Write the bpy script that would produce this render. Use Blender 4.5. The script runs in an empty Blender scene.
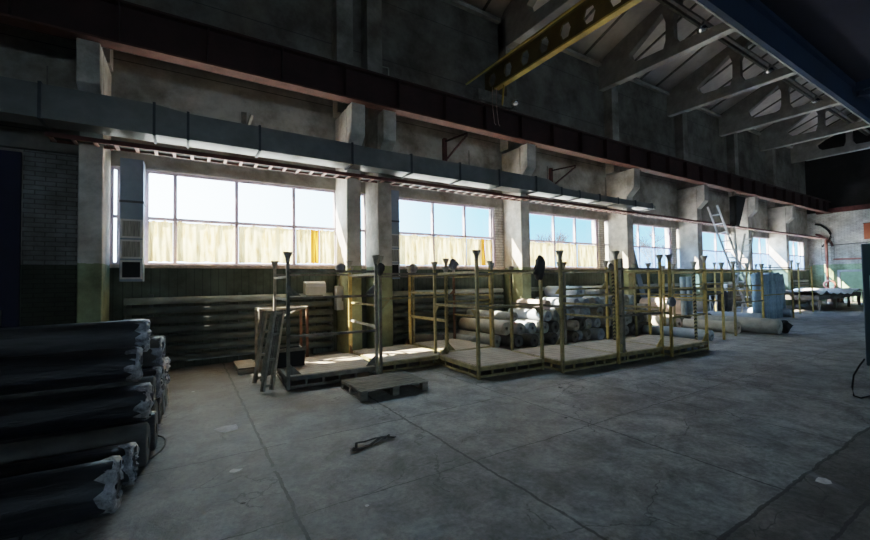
import bpy, bmesh, math, random
from mathutils import Vector, Matrix
random.seed(7)
C = bpy.context.scene.collection
PI = math.pi
sin, cos = math.sin, math.cos

# ------------------------------------------------------------------ materials
def nt(m):
    m.use_nodes = True
    t = m.node_tree; t.nodes.clear()
    return t, t.nodes, t.links

def mat(name, col, rough=.8, metal=0., var=.25, scale=3., bump=.0, col2=None, spec=.4, stretch=None, dirt=None):
    m = bpy.data.materials.new(name); t, N, L = nt(m)
    out = N.new('ShaderNodeOutputMaterial'); b = N.new('ShaderNodeBsdfPrincipled')
    L.new(b.outputs[0], out.inputs[0])
    tc = N.new('ShaderNodeTexCoord'); mp = N.new('ShaderNodeMapping')
    L.new(tc.outputs['Object'], mp.inputs[0])
    if stretch: mp.inputs['Scale'].default_value = stretch
    n = N.new('ShaderNodeTexNoise'); n.inputs['Scale'].default_value = scale
    n.inputs['Detail'].default_value = 6; n.inputs['Roughness'].default_value = .65
    L.new(mp.outputs[0], n.inputs['Vector'])
    r = N.new('ShaderNodeValToRGB')
    c = Vector(col); c2 = Vector(col2) if col2 else c*(1-var)
    c1 = c if col2 else c*(1+var*.6)
    r.color_ramp.elements[0].position = .32; r.color_ramp.elements[1].position = .68
    r.color_ramp.elements[0].color = (*c2, 1); r.color_ramp.elements[1].color = (*c1, 1)
    L.new(n.outputs[0], r.inputs[0]); L.new(r.outputs[0], b.inputs['Base Color'])
    b.inputs['Roughness'].default_value = rough; b.inputs['Metallic'].default_value = metal
    b.inputs['Specular IOR Level'].default_value = spec
    if bump:
        n2 = N.new('ShaderNodeTexNoise'); n2.inputs['Scale'].default_value = scale*5; n2.inputs['Detail'].default_value = 5
        L.new(mp.outputs[0], n2.inputs['Vector'])
        bp = N.new('ShaderNodeBump'); bp.inputs['Strength'].default_value = bump; bp.inputs['Distance'].default_value = .02
        L.new(n2.outputs[0], bp.inputs['Height']); L.new(bp.outputs[0], b.inputs['Normal'])
    m['bsdf'] = b.name
    return m

def math_node(N, L, op, a, b=None, c=None):
    n = N.new('ShaderNodeMath'); n.operation = op
    for i, v in enumerate((a, b, c)):
        if v is None: continue
        if isinstance(v, (int, float)): n.inputs[i].default_value = v
        else: L.new(v, n.inputs[i])
    return n.outputs[0]

def mixc(N, L, fac, a, b, mode='MIX'):
    n = N.new('ShaderNodeMix'); n.data_type = 'RGBA'; n.blend_type = mode
    if isinstance(fac, (int, float)): n.inputs[0].default_value = fac
    else: L.new(fac, n.inputs[0])
    for i, v in ((6, a), (7, b)):
        if isinstance(v, tuple): n.inputs[i].default_value = (*v, 1)
        else: L.new(v, n.inputs[i])
    return n.outputs[2]

def noise(N, L, vec, scale, detail=6, rough=.6, dist=0.):
    n = N.new('ShaderNodeTexNoise'); n.inputs['Scale'].default_value = scale
    n.inputs['Detail'].default_value = detail; n.inputs['Roughness'].default_value = rough
    n.inputs['Distortion'].default_value = dist
    L.new(vec, n.inputs['Vector']); return n.outputs[0]

def ramp(N, L, v, p0, c0, p1, c1):
    r = N.new('ShaderNodeValToRGB')
    r.color_ramp.elements[0].position = p0; r.color_ramp.elements[0].color = (*c0, 1)
    r.color_ramp.elements[1].position = p1; r.color_ramp.elements[1].color = (*c1, 1)
    L.new(v, r.inputs[0]); return r.outputs[0]

def painted(name, top, bottom, zline=2.0, brick=False, rough=.85, upper=None, zupper=5.6, vplanks=False):
    """wall paint: one colour above the paint line, green below; optional brick relief"""
    m = bpy.data.materials.new(name); t, N, L = nt(m)
    out = N.new('ShaderNodeOutputMaterial'); b = N.new('ShaderNodeBsdfPrincipled'); L.new(b.outputs[0], out.inputs[0])
    g = N.new('ShaderNodeNewGeometry'); pos = g.outputs['Position']
    s = N.new('ShaderNodeSeparateXYZ'); L.new(pos, s.inputs[0]); z = s.outputs[2]
    n1 = noise(N, L, pos, 1.1, 8, .7); n2 = noise(N, L, pos, 9, 6, .7); n3 = noise(N, L, pos, .45, 4, .6)
    zz = math_node(N, L, 'ADD', z, math_node(N, L, 'MULTIPLY', math_node(N, L, 'SUBTRACT', n2, .5), .06))
    f = math_node(N, L, 'GREATER_THAN', zz, zline)
    col = mixc(N, L, f, bottom, top)
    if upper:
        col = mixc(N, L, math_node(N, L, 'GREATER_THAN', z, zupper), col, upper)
    dirt = ramp(N, L, n1, .35, (.5, .47, .43), .62, (1.2, 1.19, 1.17))
    col = mixc(N, L, 1., col, dirt, 'MULTIPLY')
    dirt2 = ramp(N, L, n3, .35, (.7, .68, .64), .6, (1.05, 1.05, 1.05))
    col = mixc(N, L, 1., col, dirt2, 'MULTIPLY')
    h = n2
    if brick:
        mp = N.new('ShaderNodeCombineXYZ')
        xy = math_node(N, L, 'ADD', s.outputs[0], s.outputs[1])
        L.new(xy, mp.inputs[0]); L.new(z, mp.inputs[1])
        br = N.new('ShaderNodeTexBrick'); L.new(mp.outputs[0], br.inputs['Vector'])
        br.inputs['Scale'].default_value = 1.; br.inputs['Brick Width'].default_value = .27
        br.inputs['Row Height'].default_value = .08; br.inputs['Mortar Size'].default_value = .008
        br.inputs['Color1'].default_value = (1, 1, 1, 1); br.inputs['Color2'].default_value = (.82, .82, .82, 1)
        br.inputs['Mortar'].default_value = (.45, .44, .42, 1)
        col = mixc(N, L, 1., col, br.outputs['Color'], 'MULTIPLY')
        h = br.outputs['Fac']
    if vplanks:
        x = math_node(N, L, 'FRACT', math_node(N, L, 'MULTIPLY', s.outputs[0], 7.))
        ln = math_node(N, L, 'LESS_THAN', x, .12)
        low = math_node(N, L, 'LESS_THAN', z, 2.0)
        col = mixc(N, L, math_node(N, L, 'MULTIPLY', math_node(N, L, 'MULTIPLY', ln, low), .45), col, (.02, .025, .02))
        sx = math_node(N, L, 'FRACT', math_node(N, L, 'MULTIPLY', math_node(N, L, 'ADD', z, .33), 1/1.55))
        up = math_node(N, L, 'GREATER_THAN', z, 3.5)
        seam = math_node(N, L, 'MULTIPLY', math_node(N, L, 'LESS_THAN', sx, .012), up)
        col = mixc(N, L, math_node(N, L, 'MULTIPLY', seam, .7), col, (.03, .03, .03))
    L.new(col, b.inputs['Base Color'])
    bp = N.new('ShaderNodeBump'); bp.inputs['Strength'].default_value = .35; bp.inputs['Distance'].default_value = .015
    if brick: bp.invert = True
    L.new(h, bp.inputs['Height']); L.new(bp.outputs[0], b.inputs['Normal'])
    b.inputs['Roughness'].default_value = rough; b.inputs['Specular IOR Level'].default_value = .3
    return m

GREEN = (.085, .115, .06)
M = {}
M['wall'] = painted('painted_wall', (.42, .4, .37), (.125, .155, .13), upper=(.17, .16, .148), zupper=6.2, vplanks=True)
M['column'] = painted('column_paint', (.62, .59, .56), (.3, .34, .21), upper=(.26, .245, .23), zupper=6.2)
M['brick'] = painted('white_brick', (.36, .36, .37), (.07, .08, .06), brick=True)
M['brickpier'] = painted('brick_pier', (.85, .82, .8), (.12, .14, .08), brick=True, zline=1.95)
M['farwall'] = painted('far_wall', (.74, .74, .73), (.42, .58, .36), brick=True, zline=2.35, upper=(.02, .02, .022), zupper=5.72)  # near-black upper part puts the shade at the hall's top into the colour
M['concrete'] = mat('grey_concrete', (.2, .185, .17), .9, var=.45, scale=1.6, bump=.3)
M['roofslab'] = None
M['truss'] = mat('truss_concrete', (.34, .315, .285), .9, var=.3, scale=2.5, bump=.2)
M['trussedge'] = mat('truss_pale_edge', (.5, .48, .45), .9, var=.3, scale=2.5)
M['maroon'] = mat('maroon_steel', (.036, .011, .01), .75, var=.4, scale=2.2, bump=.1)
M['rustlip'] = mat('rusty_flange', (.1, .04, .028), .7, var=.5, scale=3)
M['traymat'] = mat('tray_maroon', (.11, .035, .03), .7, var=.4, scale=5)
M['rung'] = mat('tray_rung', (.4, .25, .22), .6, var=.3, scale=5)
M['duct'] = mat('galvanised_duct', (.2, .205, .2), .38, .6, var=.25, scale=2., spec=.5)
M['ductjoint'] = mat('duct_joint', (.07, .08, .09), .55, .5, var=.25, scale=4)
M['ductdrop'] = mat('grey_drop_duct', (.2, .26, .33), .5, .1, var=.2, scale=2.)
M['whiteframe'] = mat('whitewashed_frame', (.55, .55, .55), .7, var=.2, scale=8)
M['grille'] = mat('grille_slats', (.3, .29, .26), .7, var=.5, scale=9, stretch=(6, 1, .3))
M['dark'] = mat('dark_void', (.012, .013, .016), .9, var=.3)
M['navydoor'] = mat('navy_door_paint', (.01, .012, .045), .7, var=.3, scale=2)
M['navy'] = mat('navy_cladding', (.008, .028, .07), .7, var=.25, scale=.7)
M['navydark'] = mat('navy_dark_deck', (.003, .004, .016), .9, var=.3)
M['yellowcrane'] = mat('crane_yellow', (.52, .38, .09), .6, var=.35, scale=3)
M['oliveweb'] = mat('crane_web_olive', (.12, .085, .022), .7, var=.35, scale=3)
M['yellow'] = mat('rack_yellow', (.55, .4, .13), .55, var=.45, scale=7, bump=.05)
M['olive'] = mat('rack_olive', (.32, .265, .13), .6, var=.5, scale=7, bump=.05)
M['darksteel'] = mat('rack_dark_steel', (.19, .175, .15), .6, var=.5, scale=8)
M['palesteel'] = mat('rack_pale_steel', (.36, .34, .29), .6, var=.4, scale=8)
M['rust'] = mat('rusty_steel', (.17, .085, .05), .8, var=.5, scale=8)
M['cupsteel'] = mat('cup_steel', (.45, .42, .36), .6, var=.4, scale=9)
M['pipe'] = mat('dark_green_pipe', (.13, .145, .13), .55, var=.4, scale=3)
M['pipetop'] = mat('pale_pipe', (.36, .38, .34), .7, var=.3, scale=3)  # paler base colour for the top pipe
M['greybox'] = mat('grey_cabinet', (.42, .44, .46), .45, .2, var=.15, scale=4)
M['black'] = mat('black_plastic', (.012, .012, .013), .85, var=.2)
M['blackbag'] = mat('black_cloth', (.07, .065, .07), .8, var=.3, scale=8, bump=.3)
M['greybag'] = mat('grey_cloth', (.3, .3, .33), .85, var=.3, scale=9, bump=.3)
M['rollgrey'] = mat('roll_grey_fabric', (.38, .38, .37), .7, var=.35, scale=4, bump=.25)
M['rollcream'] = mat('roll_cream_wrap', (.5, .46, .4), .6, var=.3, scale=4, bump=.25)
M['rollpink'] = mat('roll_pink_wrap', (.6, .47, .42), .4, var=.25, scale=4, bump=.3)
M['rollblue'] = mat('roll_bluegrey', (.4, .46, .54), .45, var=.25, scale=4, bump=.15)
M['rollbrown'] = mat('roll_dark_fabric', (.14, .13, .12), .85, var=.4, scale=5, bump=.2)
M['rollend'] = mat('roll_end_layers', (.3, .28, .25), .9, var=.5, scale=18)
M['core'] = mat('roll_core_dark', (.008, .008, .008), .9)
M['standblue'] = mat('blue_pipe_sleeve', (.3, .42, .53), .5, var=.3, scale=5)
M['tarplastic'] = mat('white_sheet', (.82, .84, .88), .5, var=.12, scale=3, bump=.2)
M['wrapwhite'] = mat('torn_wrap', (.75, .75, .78), .45, col2=(.09, .09, .1), scale=13, bump=.6)
M['graywood'] = mat('weathered_wood', (.26, .235, .2), .85, var=.5, scale=3, stretch=(1.5, 14, 6), bump=.25)
M['machineblue'] = mat('machine_teal_paint', (.02, .05, .075), .5, var=.25, scale=2)
M['machinerust'] = mat('machine_red_base', (.13, .04, .03), .7, var=.4, scale=4)
M['paleblue'] = mat('pale_panel', (.45, .6, .62), .5, var=.1)
M['orange'] = mat('orange_red_paint', (.35, .08, .03), .6, var=.2)
M['redpipe'] = mat('red_brown_pipe', (.34, .12, .09), .6, var=.3, scale=5)
M['whitemetal'] = mat('white_metal', (.75, .75, .76), .5, var=.15, scale=6)
M['frame'] = mat('window_frame_paint', (.4, .38, .44), .6, var=.25, scale=6)
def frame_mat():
    m = bpy.data.materials.new('painted_glow_frame'); t, N, L = nt(m)
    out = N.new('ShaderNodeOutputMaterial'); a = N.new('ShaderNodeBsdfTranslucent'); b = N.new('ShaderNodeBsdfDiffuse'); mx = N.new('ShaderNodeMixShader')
    mx.inputs[0].default_value = .22  # translucent share builds the glow of the windows into the frame paint
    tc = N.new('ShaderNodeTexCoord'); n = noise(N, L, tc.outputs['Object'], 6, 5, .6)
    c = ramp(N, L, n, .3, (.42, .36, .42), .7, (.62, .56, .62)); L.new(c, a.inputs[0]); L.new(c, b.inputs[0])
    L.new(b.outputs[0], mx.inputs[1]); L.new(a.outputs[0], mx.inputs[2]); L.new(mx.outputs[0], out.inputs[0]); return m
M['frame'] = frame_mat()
M['sill'] = mat('peeling_sill', (.62, .47, .38), .7, var=.4, scale=12)
M['paper'] = mat('paper_scrap', (.8, .8, .8), .9, var=.25, scale=20)
M['bark'] = mat('bare_bark', (.03, .03, .035), .95)
M['bounceground'] = mat('outside_ground', (.85, .85, .84), .9, var=.2, scale=.3)  # unseen ground, made very pale to bounce light up into the hall
M['lamp'] = mat('lamp_chrome', (.8, .8, .8), .25, .8, var=.1)

def stripes_mat():
    m = bpy.data.materials.new('black_yellow_twist'); t, N, L = nt(m)
    out = N.new('ShaderNodeOutputMaterial'); b = N.new('ShaderNodeBsdfPrincipled'); L.new(b.outputs[0], out.inputs[0])
    tc = N.new('ShaderNodeTexCoord'); s = N.new('ShaderNodeSeparateXYZ'); L.new(tc.outputs['Object'], s.inputs[0])
    v = math_node(N, L, 'ADD', math_node(N, L, 'MULTIPLY', s.outputs[2], 12.), math_node(N, L, 'MULTIPLY', math_node(N, L, 'ADD', s.outputs[0], s.outputs[1]), 8.))
    f = math_node(N, L, 'GREATER_THAN', math_node(N, L, 'FRACT', v), .5)
    L.new(mixc(N, L, f, (.07, .06, .04), (.34, .29, .15)), b.inputs['Base Color']); b.inputs['Roughness'].default_value = .7
    return m
M['twist'] = stripes_mat()

def deck_mat():
    m = bpy.data.materials.new('wood_deck_boards'); t, N, L = nt(m)
    out = N.new('ShaderNodeOutputMaterial'); b = N.new('ShaderNodeBsdfPrincipled'); L.new(b.outputs[0], out.inputs[0])
    tc = N.new('ShaderNodeTexCoord'); s = N.new('ShaderNodeSeparateXYZ'); L.new(tc.outputs['Object'], s.inputs[0])
    mp = N.new('ShaderNodeMapping'); mp.inputs['Scale'].default_value = (1.2, 16, 1); L.new(tc.outputs['Object'], mp.inputs[0])
    n = noise(N, L, mp.outputs[0], 2.5, 6, .7); n2 = noise(N, L, tc.outputs['Object'], 2.2, 5, .6)
    c = ramp(N, L, n, .3, (.32, .26, .21), .7, (.68, .6, .52))
    c = mixc(N, L, 1., c, ramp(N, L, n2, .3, (.65, .63, .6), .7, (1.1, 1.08, 1.05)), 'MULTIPLY')
    fr = math_node(N, L, 'FRACT', math_node(N, L, 'MULTIPLY', s.outputs[1], 6.5))
    c = mixc(N, L, math_node(N, L, 'LESS_THAN', fr, .07), c, (.05, .04, .03))
    L.new(c, b.inputs['Base Color']); b.inputs['Roughness'].default_value = .75
    return m
M['deck'] = deck_mat()

def floor_mat():
    m = bpy.data.materials.new('concrete_floor'); t, N, L = nt(m)
    out = N.new('ShaderNodeOutputMaterial'); b = N.new('ShaderNodeBsdfPrincipled'); L.new(b.outputs[0], out.inputs[0])
    g = N.new('ShaderNodeNewGeometry'); pos = g.outputs['Position']
    s = N.new('ShaderNodeSeparateXYZ'); L.new(pos, s.inputs[0]); X, Y = s.outputs[0], s.outputs[1]
    big = noise(N, L, pos, .55, 8, .65, .3); mid = noise(N, L, pos, 2.6, 10, .72, .4); fine = noise(N, L, pos, 22, 8, .75)
    c = ramp(N, L, big, .33, (.22, .22, .215), .66, (.42, .42, .42))
    c = mixc(N, L, 1., c, ramp(N, L, mid, .38, (.5, .49, .47), .62, (1.32, 1.32, 1.33)), 'MULTIPLY')
    c = mixc(N, L, 1., c, ramp(N, L, fine, .35, (.6, .6, .6), .65, (1.2, 1.2, 1.2)), 'MULTIPLY')
    # colour turns browner towards the window wall
    warm = math_node(N, L, 'MULTIPLY', math_node(N, L, 'SMOOTH_MIN', 1., 1., .1), 1.)
    mr = N.new('ShaderNodeMapRange'); L.new(Y, mr.inputs[0]); mr.inputs[1].default_value = 5.; mr.inputs[2].default_value = 8.2
    c = mixc(N, L, math_node(N, L, 'MULTIPLY', mr.outputs[0], .45), c, (.2, .145, .09))
    # slab beyond the long joint is darker and browner
    sl = math_node(N, L, 'LESS_THAN', Y, 1.22)
    c = mixc(N, L, math_node(N, L, 'MULTIPLY', sl, .9), c, mixc(N, L, 1., c, (.52, .47, .43), 'MULTIPLY'))
    # joints
    wob = math_node(N, L, 'MULTIPLY', math_node(N, L, 'SUBTRACT', noise(N, L, pos, 3., 5, .7), .5), .1)
    def line(v, at, w):
        return math_node(N, L, 'LESS_THAN', math_node(N, L, 'ABSOLUTE', math_node(N, L, 'SUBTRACT', math_node(N, L, 'ADD', v, wob), at)), w)
    def plus(a, b_): return math_node(N, L, 'MAXIMUM', a, b_)
    j = line(X, .66, .014)
    for at, w in ((2.2, .013), (3.83, .009), (5.4, .008), (-.9, .01), (7.0, .007)): j = plus(j, line(X, at, w))
    jj = line(Y, 4.27, .009)
    for at, w in ((1.22, .013), (.835, .012), (2.9, .006)): jj = plus(jj, line(Y, at, w))
    lim = math_node(N, L, 'GREATER_THAN', Y, 1.22)
    j = plus(math_node(N, L, 'MULTIPLY', j, lim), jj)
    brk = math_node(N, L, 'GREATER_THAN', noise(N, L, pos, 1.7, 3, .5), .36)
    c = mixc(N, L, math_node(N, L, 'MULTIPLY', math_node(N, L, 'MULTIPLY', j, brk), .82), c, (.035, .032, .03))
    # random cracks
    v = N.new('ShaderNodeTexVoronoi'); v.feature = 'DISTANCE_TO_EDGE'; v.inputs['Scale'].default_value = .75
    wv = N.new('ShaderNodeVectorMath'); wv.operation = 'ADD'
    nn = N.new('ShaderNodeTexNoise'); nn.inputs['Scale'].default_value = 1.7; nn.inputs['Detail'].default_value = 7; L.new(pos, nn.inputs['Vector'])
    sc = N.new('ShaderNodeVectorMath'); sc.operation = 'SCALE'; sc.inputs['Scale'].default_value = 1.1; L.new(nn.outputs['Color'], sc.inputs[0])
    L.new(pos, wv.inputs[0]); L.new(sc.outputs[0], wv.inputs[1]); L.new(wv.outputs[0], v.inputs['Vector'])
    cr = math_node(N, L, 'LESS_THAN', v.outputs['Distance'], .006)
    cr = math_node(N, L, 'MULTIPLY', cr, math_node(N, L, 'GREATER_THAN', noise(N, L, pos, .8, 3, .5), .5))
    c = mixc(N, L, math_node(N, L, 'MULTIPLY', cr, .6), c, (.04, .038, .035))
    # pale stains
    st = noise(N, L, pos, 1.3, 7, .6, .5)
    c = mixc(N, L, math_node(N, L, 'MULTIPLY', ramp(N, L, st, .6, (0, 0, 0), .72, (1, 1, 1)), .5), c, (.46, .49, .53))
    L.new(c, b.inputs['Base Color'])
    rr = N.new('ShaderNodeMapRange'); L.new(mid, rr.inputs[0]); rr.inputs[3].default_value = .42; rr.inputs[4].default_value = .78
    L.new(rr.outputs[0], b.inputs['Roughness']); b.inputs['Specular IOR Level'].default_value = .5
    bp = N.new('ShaderNodeBump'); bp.inputs['Strength'].default_value = .7; bp.inputs['Distance'].default_value = .02
    hh = math_node(N, L, 'SUBTRACT', math_node(N, L, 'ADD', mid, math_node(N, L, 'MULTIPLY', fine, .35)), math_node(N, L, 'MULTIPLY', plus(j, cr), .6))
    L.new(hh, bp.inputs['Height']); L.new(bp.outputs[0], b.inputs['Normal'])
    return m
M['floor'] = floor_mat()

def roof_mat():
    m = bpy.data.materials.new('roof_slabs'); t, N, L = nt(m)
    out = N.new('ShaderNodeOutputMaterial'); b = N.new('ShaderNodeBsdfPrincipled'); L.new(b.outputs[0], out.inputs[0])
    g = N.new('ShaderNodeNewGeometry'); pos = g.outputs['Position']
    n = noise(N, L, pos, .9, 7, .65)
    L.new(ramp(N, L, n, .3, (.5, .45, .41), .7, (.85, .8, .74)), b.inputs['Base Color']); b.inputs['Roughness'].default_value = .9
    return m
M['roofslab'] = roof_mat()

def glass_mat(name, frosted=0., tint=(1, 1, 1)):
    m = bpy.data.materials.new(name); t, N, L = nt(m)
    out = N.new('ShaderNodeOutputMaterial')
    tr = N.new('ShaderNodeBsdfTransparent'); tr.inputs[0].default_value = (*tint, 1)
    gl = N.new('ShaderNodeBsdfGlossy'); gl.inputs['Roughness'].default_value = .05
    mx = N.new('ShaderNodeMixShader'); mx.inputs[0].default_value = .05
    L.new(tr.outputs[0], mx.inputs[1]); L.new(gl.outputs[0], mx.inputs[2])
    last = mx.outputs[0]
    if frosted:
        tl = N.new('ShaderNodeBsdfTranslucent'); tl.inputs[0].default_value = (.75, .82, .9, 1)
        m2 = N.new('ShaderNodeMixShader')
        tc = N.new('ShaderNodeTexCoord'); nz = noise(N, L, tc.outputs['Object'], 2.5, 4, .6)
        mr = N.new('ShaderNodeMapRange'); L.new(nz, mr.inputs[0]); mr.inputs[1].default_value = .35; mr.inputs[2].default_value = .65
        mr.inputs[3].default_value = frosted*.6; mr.inputs[4].default_value = min(1, frosted*1.2)
        L.new(mr.outputs[0], m2.inputs[0])
        L.new(last, m2.inputs[1]); L.new(tl.outputs[0], m2.inputs[2]); last = m2.outputs[0]
    L.new(last, out.inputs[0]); return m
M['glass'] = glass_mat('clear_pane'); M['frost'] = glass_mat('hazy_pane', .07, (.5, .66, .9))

def curtain_mat(name, c1, c2, tw=.62):
    m = bpy.data.materials.new(name); t, N, L = nt(m)
    out = N.new('ShaderNodeOutputMaterial')
    tc = N.new('ShaderNodeTexCoord'); mp = N.new('ShaderNodeMapping'); mp.inputs['Scale'].default_value = (5, 1, .9)
    L.new(tc.outputs['Object'], mp.inputs[0])
    n = noise(N, L, mp.outputs[0], 2.2, 6, .6, .8)
    n2 = noise(N, L, tc.outputs['Object'], 1.6, 4, .6, .3)
    col = ramp(N, L, n, .36, c2, .56, c1)  # drawn-out streaks put fold shading into the cloth colour
    col = mixc(N, L, 1., col, ramp(N, L, n2, .35, (.78, .74, .66), .65, (1.05, 1.05, 1.05)), 'MULTIPLY')
    a = N.new('ShaderNodeBsdfTranslucent'); b = N.new('ShaderNodeBsdfDiffuse'); mx = N.new('ShaderNodeMixShader'); mx.inputs[0].default_value = tw
    L.new(col, a.inputs[0]); L.new(col, b.inputs[0]); L.new(b.outputs[0], mx.inputs[1]); L.new(a.outputs[0], mx.inputs[2])
    L.new(mx.outputs[0], out.inputs[0]); return m
M['curtain'] = curtain_mat('cream_curtain', (.62, .5, .28), (.4, .27, .12))
M['curtainorange'] = curtain_mat('orange_curtain', (.5, .2, .03), (.35, .12, .015))

def wrap_mat(name, col, streak=(.5, .55, .62)):
    """dark fabric roll under shiny stretch film"""
    m = bpy.data.materials.new(name); t, N, L = nt(m)
    out = N.new('ShaderNodeOutputMaterial'); b = N.new('ShaderNodeBsdfPrincipled'); L.new(b.outputs[0], out.inputs[0])
    tc = N.new('ShaderNodeTexCoord'); mp = N.new('ShaderNodeMapping'); mp.inputs['Scale'].default_value = (.7, 7, 7)
    L.new(tc.outputs['Object'], mp.inputs[0])
    n = noise(N, L, mp.outputs[0], 2.5, 6, .6, .5)
    L.new(ramp(N, L, n, .35, tuple(v*.6 for v in col), .75, tuple(v*1.6 for v in col)), b.inputs['Base Color'])
    b.inputs['Roughness'].default_value = .33; b.inputs['Specular IOR Level'].default_value = .6
    bp = N.new('ShaderNodeBump'); bp.inputs['Strength'].default_value = .7; bp.inputs['Distance'].default_value = .03
    L.new(n, bp.inputs['Height']); L.new(bp.outputs[0], b.inputs['Normal'])
    return m
M['wrapdark'] = wrap_mat('film_wrapped_dark_roll', (.016, .017, .024))
M['wrapgrey'] = wrap_mat('film_wrapped_grey_roll', (.055, .055, .06))

# ------------------------------------------------------------------ mesh builder
class MB:
    def __init__(s): s.bm = bmesh.new()
    def box(s, x0, x1, y0, y1, z0, z1, bev=0.):
        vs = [s.bm.verts.new(p) for p in ((x0,y0,z0),(x1,y0,z0),(x1,y1,z0),(x0,y1,z0),(x0,y0,z1),(x1,y0,z1),(x1,y1,z1),(x0,y1,z1))]
        for f in ((0,3,2,1),(4,5,6,7),(0,1,5,4),(1,2,6,5),(2,3,7,6),(3,0,4,7)): s.bm.faces.new([vs[i] for i in f])
        return s
    def hull(s, bottom, top):
        n = len(bottom)
        a = [s.bm.verts.new(p) for p in bottom]; b = [s.bm.verts.new(p) for p in top]
        s.bm.faces.new(a[::-1]); s.bm.faces.new(b)
        for i in range(n): s.bm.faces.new([a[i], a[(i+1)%n], b[(i+1)%n], b[i]])
        return s
    def bar(s, p, q, w, h=None, up=(0,0,1)):
        """rectangular bar from p to q"""
        h = h or w; p, q = Vector(p), Vector(q); d = (q-p).normalized(); u = Vector(up)
        if abs(d.dot(u)) > .98: u = Vector((1,0,0))
        r = d.cross(u).normalized(); u = r.cross(d)
        o = [r*w/2+u*h/2, -r*w/2+u*h/2, -r*w/2-u*h/2, r*w/2-u*h/2]
        return s.hull([p+v for v in o], [q+v for v in o])
    def tube(s, pts, r, seg=10, caps=True):
        pts = [Vector(p) for p in pts]; rs = r if isinstance(r, (list, tuple)) else [r]*len(pts); rings = []
        ref = None
        for i, p in enumerate(pts):
            d = ((pts[min(i+1, len(pts)-1)]-p) + (p-pts[max(i-1, 0)])).normalized()
            if ref is None: ref = Vector((0,0,1)) if abs(d.z) < .9 else Vector((1,0,0))
            a = d.cross(ref).normalized(); b = d.cross(a); ref = -b if False else ref
            rings.append([s.bm.verts.new(p+(a*cos(2*PI*k/seg)+b*sin(2*PI*k/seg))*rs[i]) for k in range(seg)])
        for i in range(len(rings)-1):
            for k in range(seg): 
                f = s.bm.faces.new([rings[i][k], rings[i][(k+1)%seg], rings[i+1][(k+1)%seg], rings[i+1][k]]); f.smooth = True
        if caps:
            s.bm.faces.new(rings[0][::-1]); s.bm.faces.new(rings[-1])
        return s
    def lathe(s, prof, c=(0,0,0), axis='z', seg=14):
        rings = []
        for r, h in prof:
            ring = []
            for k in range(seg):
                a = 2*PI*k/seg; x, y = r*cos(a), r*sin(a)
                v = {'z': (x, y, h), 'y': (x, h, y), 'x': (h, x, y)}[axis]
                ring.append(s.bm.verts.new(Vector(v)+Vector(c)))
            rings.append(ring)
        for i in range(len(rings)-1):
            for k in range(seg):
                f = s.bm.faces.new([rings[i][k], rings[i][(k+1)%seg], rings[i+1][(k+1)%seg], rings[i+1][k]]); f.smooth = True
        s.bm.faces.new(rings[0][::-1]); s.bm.faces.new(rings[-1]); return s
    def prism(s, poly, x0, x1, axis='x'):
        """polygon in the other two coordinates, extruded along axis"""
        def P(t, a, b): return {'x': (t,a,b), 'y': (a,t,b), 'z': (a,b,t)}[axis]
        return s.hull([P(x0, *p) for p in poly], [P(x1, *p) for p in poly])
    def build(s, name, m, parent=None, loc=None, smooth=False, bev=0.):
        bmesh.ops.recalc_face_normals(s.bm, faces=s.bm.faces)
        me = bpy.data.meshes.new(name); s.bm.to_mesh(me); s.bm.free()
        if m: me.materials.append(m)
        o = bpy.data.objects.new(name, me); C.objects.link(o)
        if parent: o.parent = parent
        if loc: o.location = loc
        if smooth:
            for p in me.polygons: p.use_smooth = True
        if bev:
            b = o.modifiers.new('bevel', 'BEVEL'); b.width = bev; b.segments = 2; b.limit_method = 'ANGLE'
        return o

def tag(o, label, cat, group=None, kind=None):
    o['label'] = label; o['category'] = cat
    if group: o['group'] = group
    if kind: o['kind'] = kind
    return o
def struct(o): o['kind'] = 'structure'; return o
def empty(name, loc, label=None, cat=None, group=None, rz=0):
    o = bpy.data.objects.new(name, None); C.objects.link(o); o.location = loc; o.rotation_euler = (0,0,rz)
    o.empty_display_size = .1
    if label: tag(o, label, cat, group)
    return o
def copy_tree(o, parent=None):
    c = o.copy(); C.objects.link(c)
    if parent: c.parent = parent
    for ch in list(o.children): copy_tree(ch, c)
    return c

YW = 9.4      # inner face of the window wall
YC = 8.6      # front of the columns
XE = 35.0     # end wall
ZS, ZM, ZT = 2.03, 2.92, 3.83   # sill, transom, head

# ------------------------------------------------------------------ camera
F = 400.7; yaw, pitch, roll = (math.radians(v) for v in (31.915, 1.749, -.89))
f = Vector((sin(yaw)*cos(pitch), cos(yaw)*cos(pitch), sin(pitch)))
r0 = Vector((cos(yaw), -sin(yaw), 0)); u0 = r0.cross(f)
r = cos(roll)*r0+sin(roll)*u0; u = -sin(roll)*r0+cos(roll)*u0
cam = bpy.data.cameras.new('camera'); co = bpy.data.objects.new('camera', cam); C.objects.link(co)
mt = Matrix((( r.x, u.x, -f.x, 0), (r.y, u.y, -f.y, 0), (r.z, u.z, -f.z, 1.6), (0,0,0,1)))
co.matrix_world = mt; cam.sensor_width = 36; cam.lens = 36*F/870; cam.clip_end = 400; cam.clip_start = .05
bpy.context.scene.camera = co

# ------------------------------------------------------------------ shell
struct(MB().box(-9, XE+.3, -13, YW, -.2, 0).build('floor', M['floor']))

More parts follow.
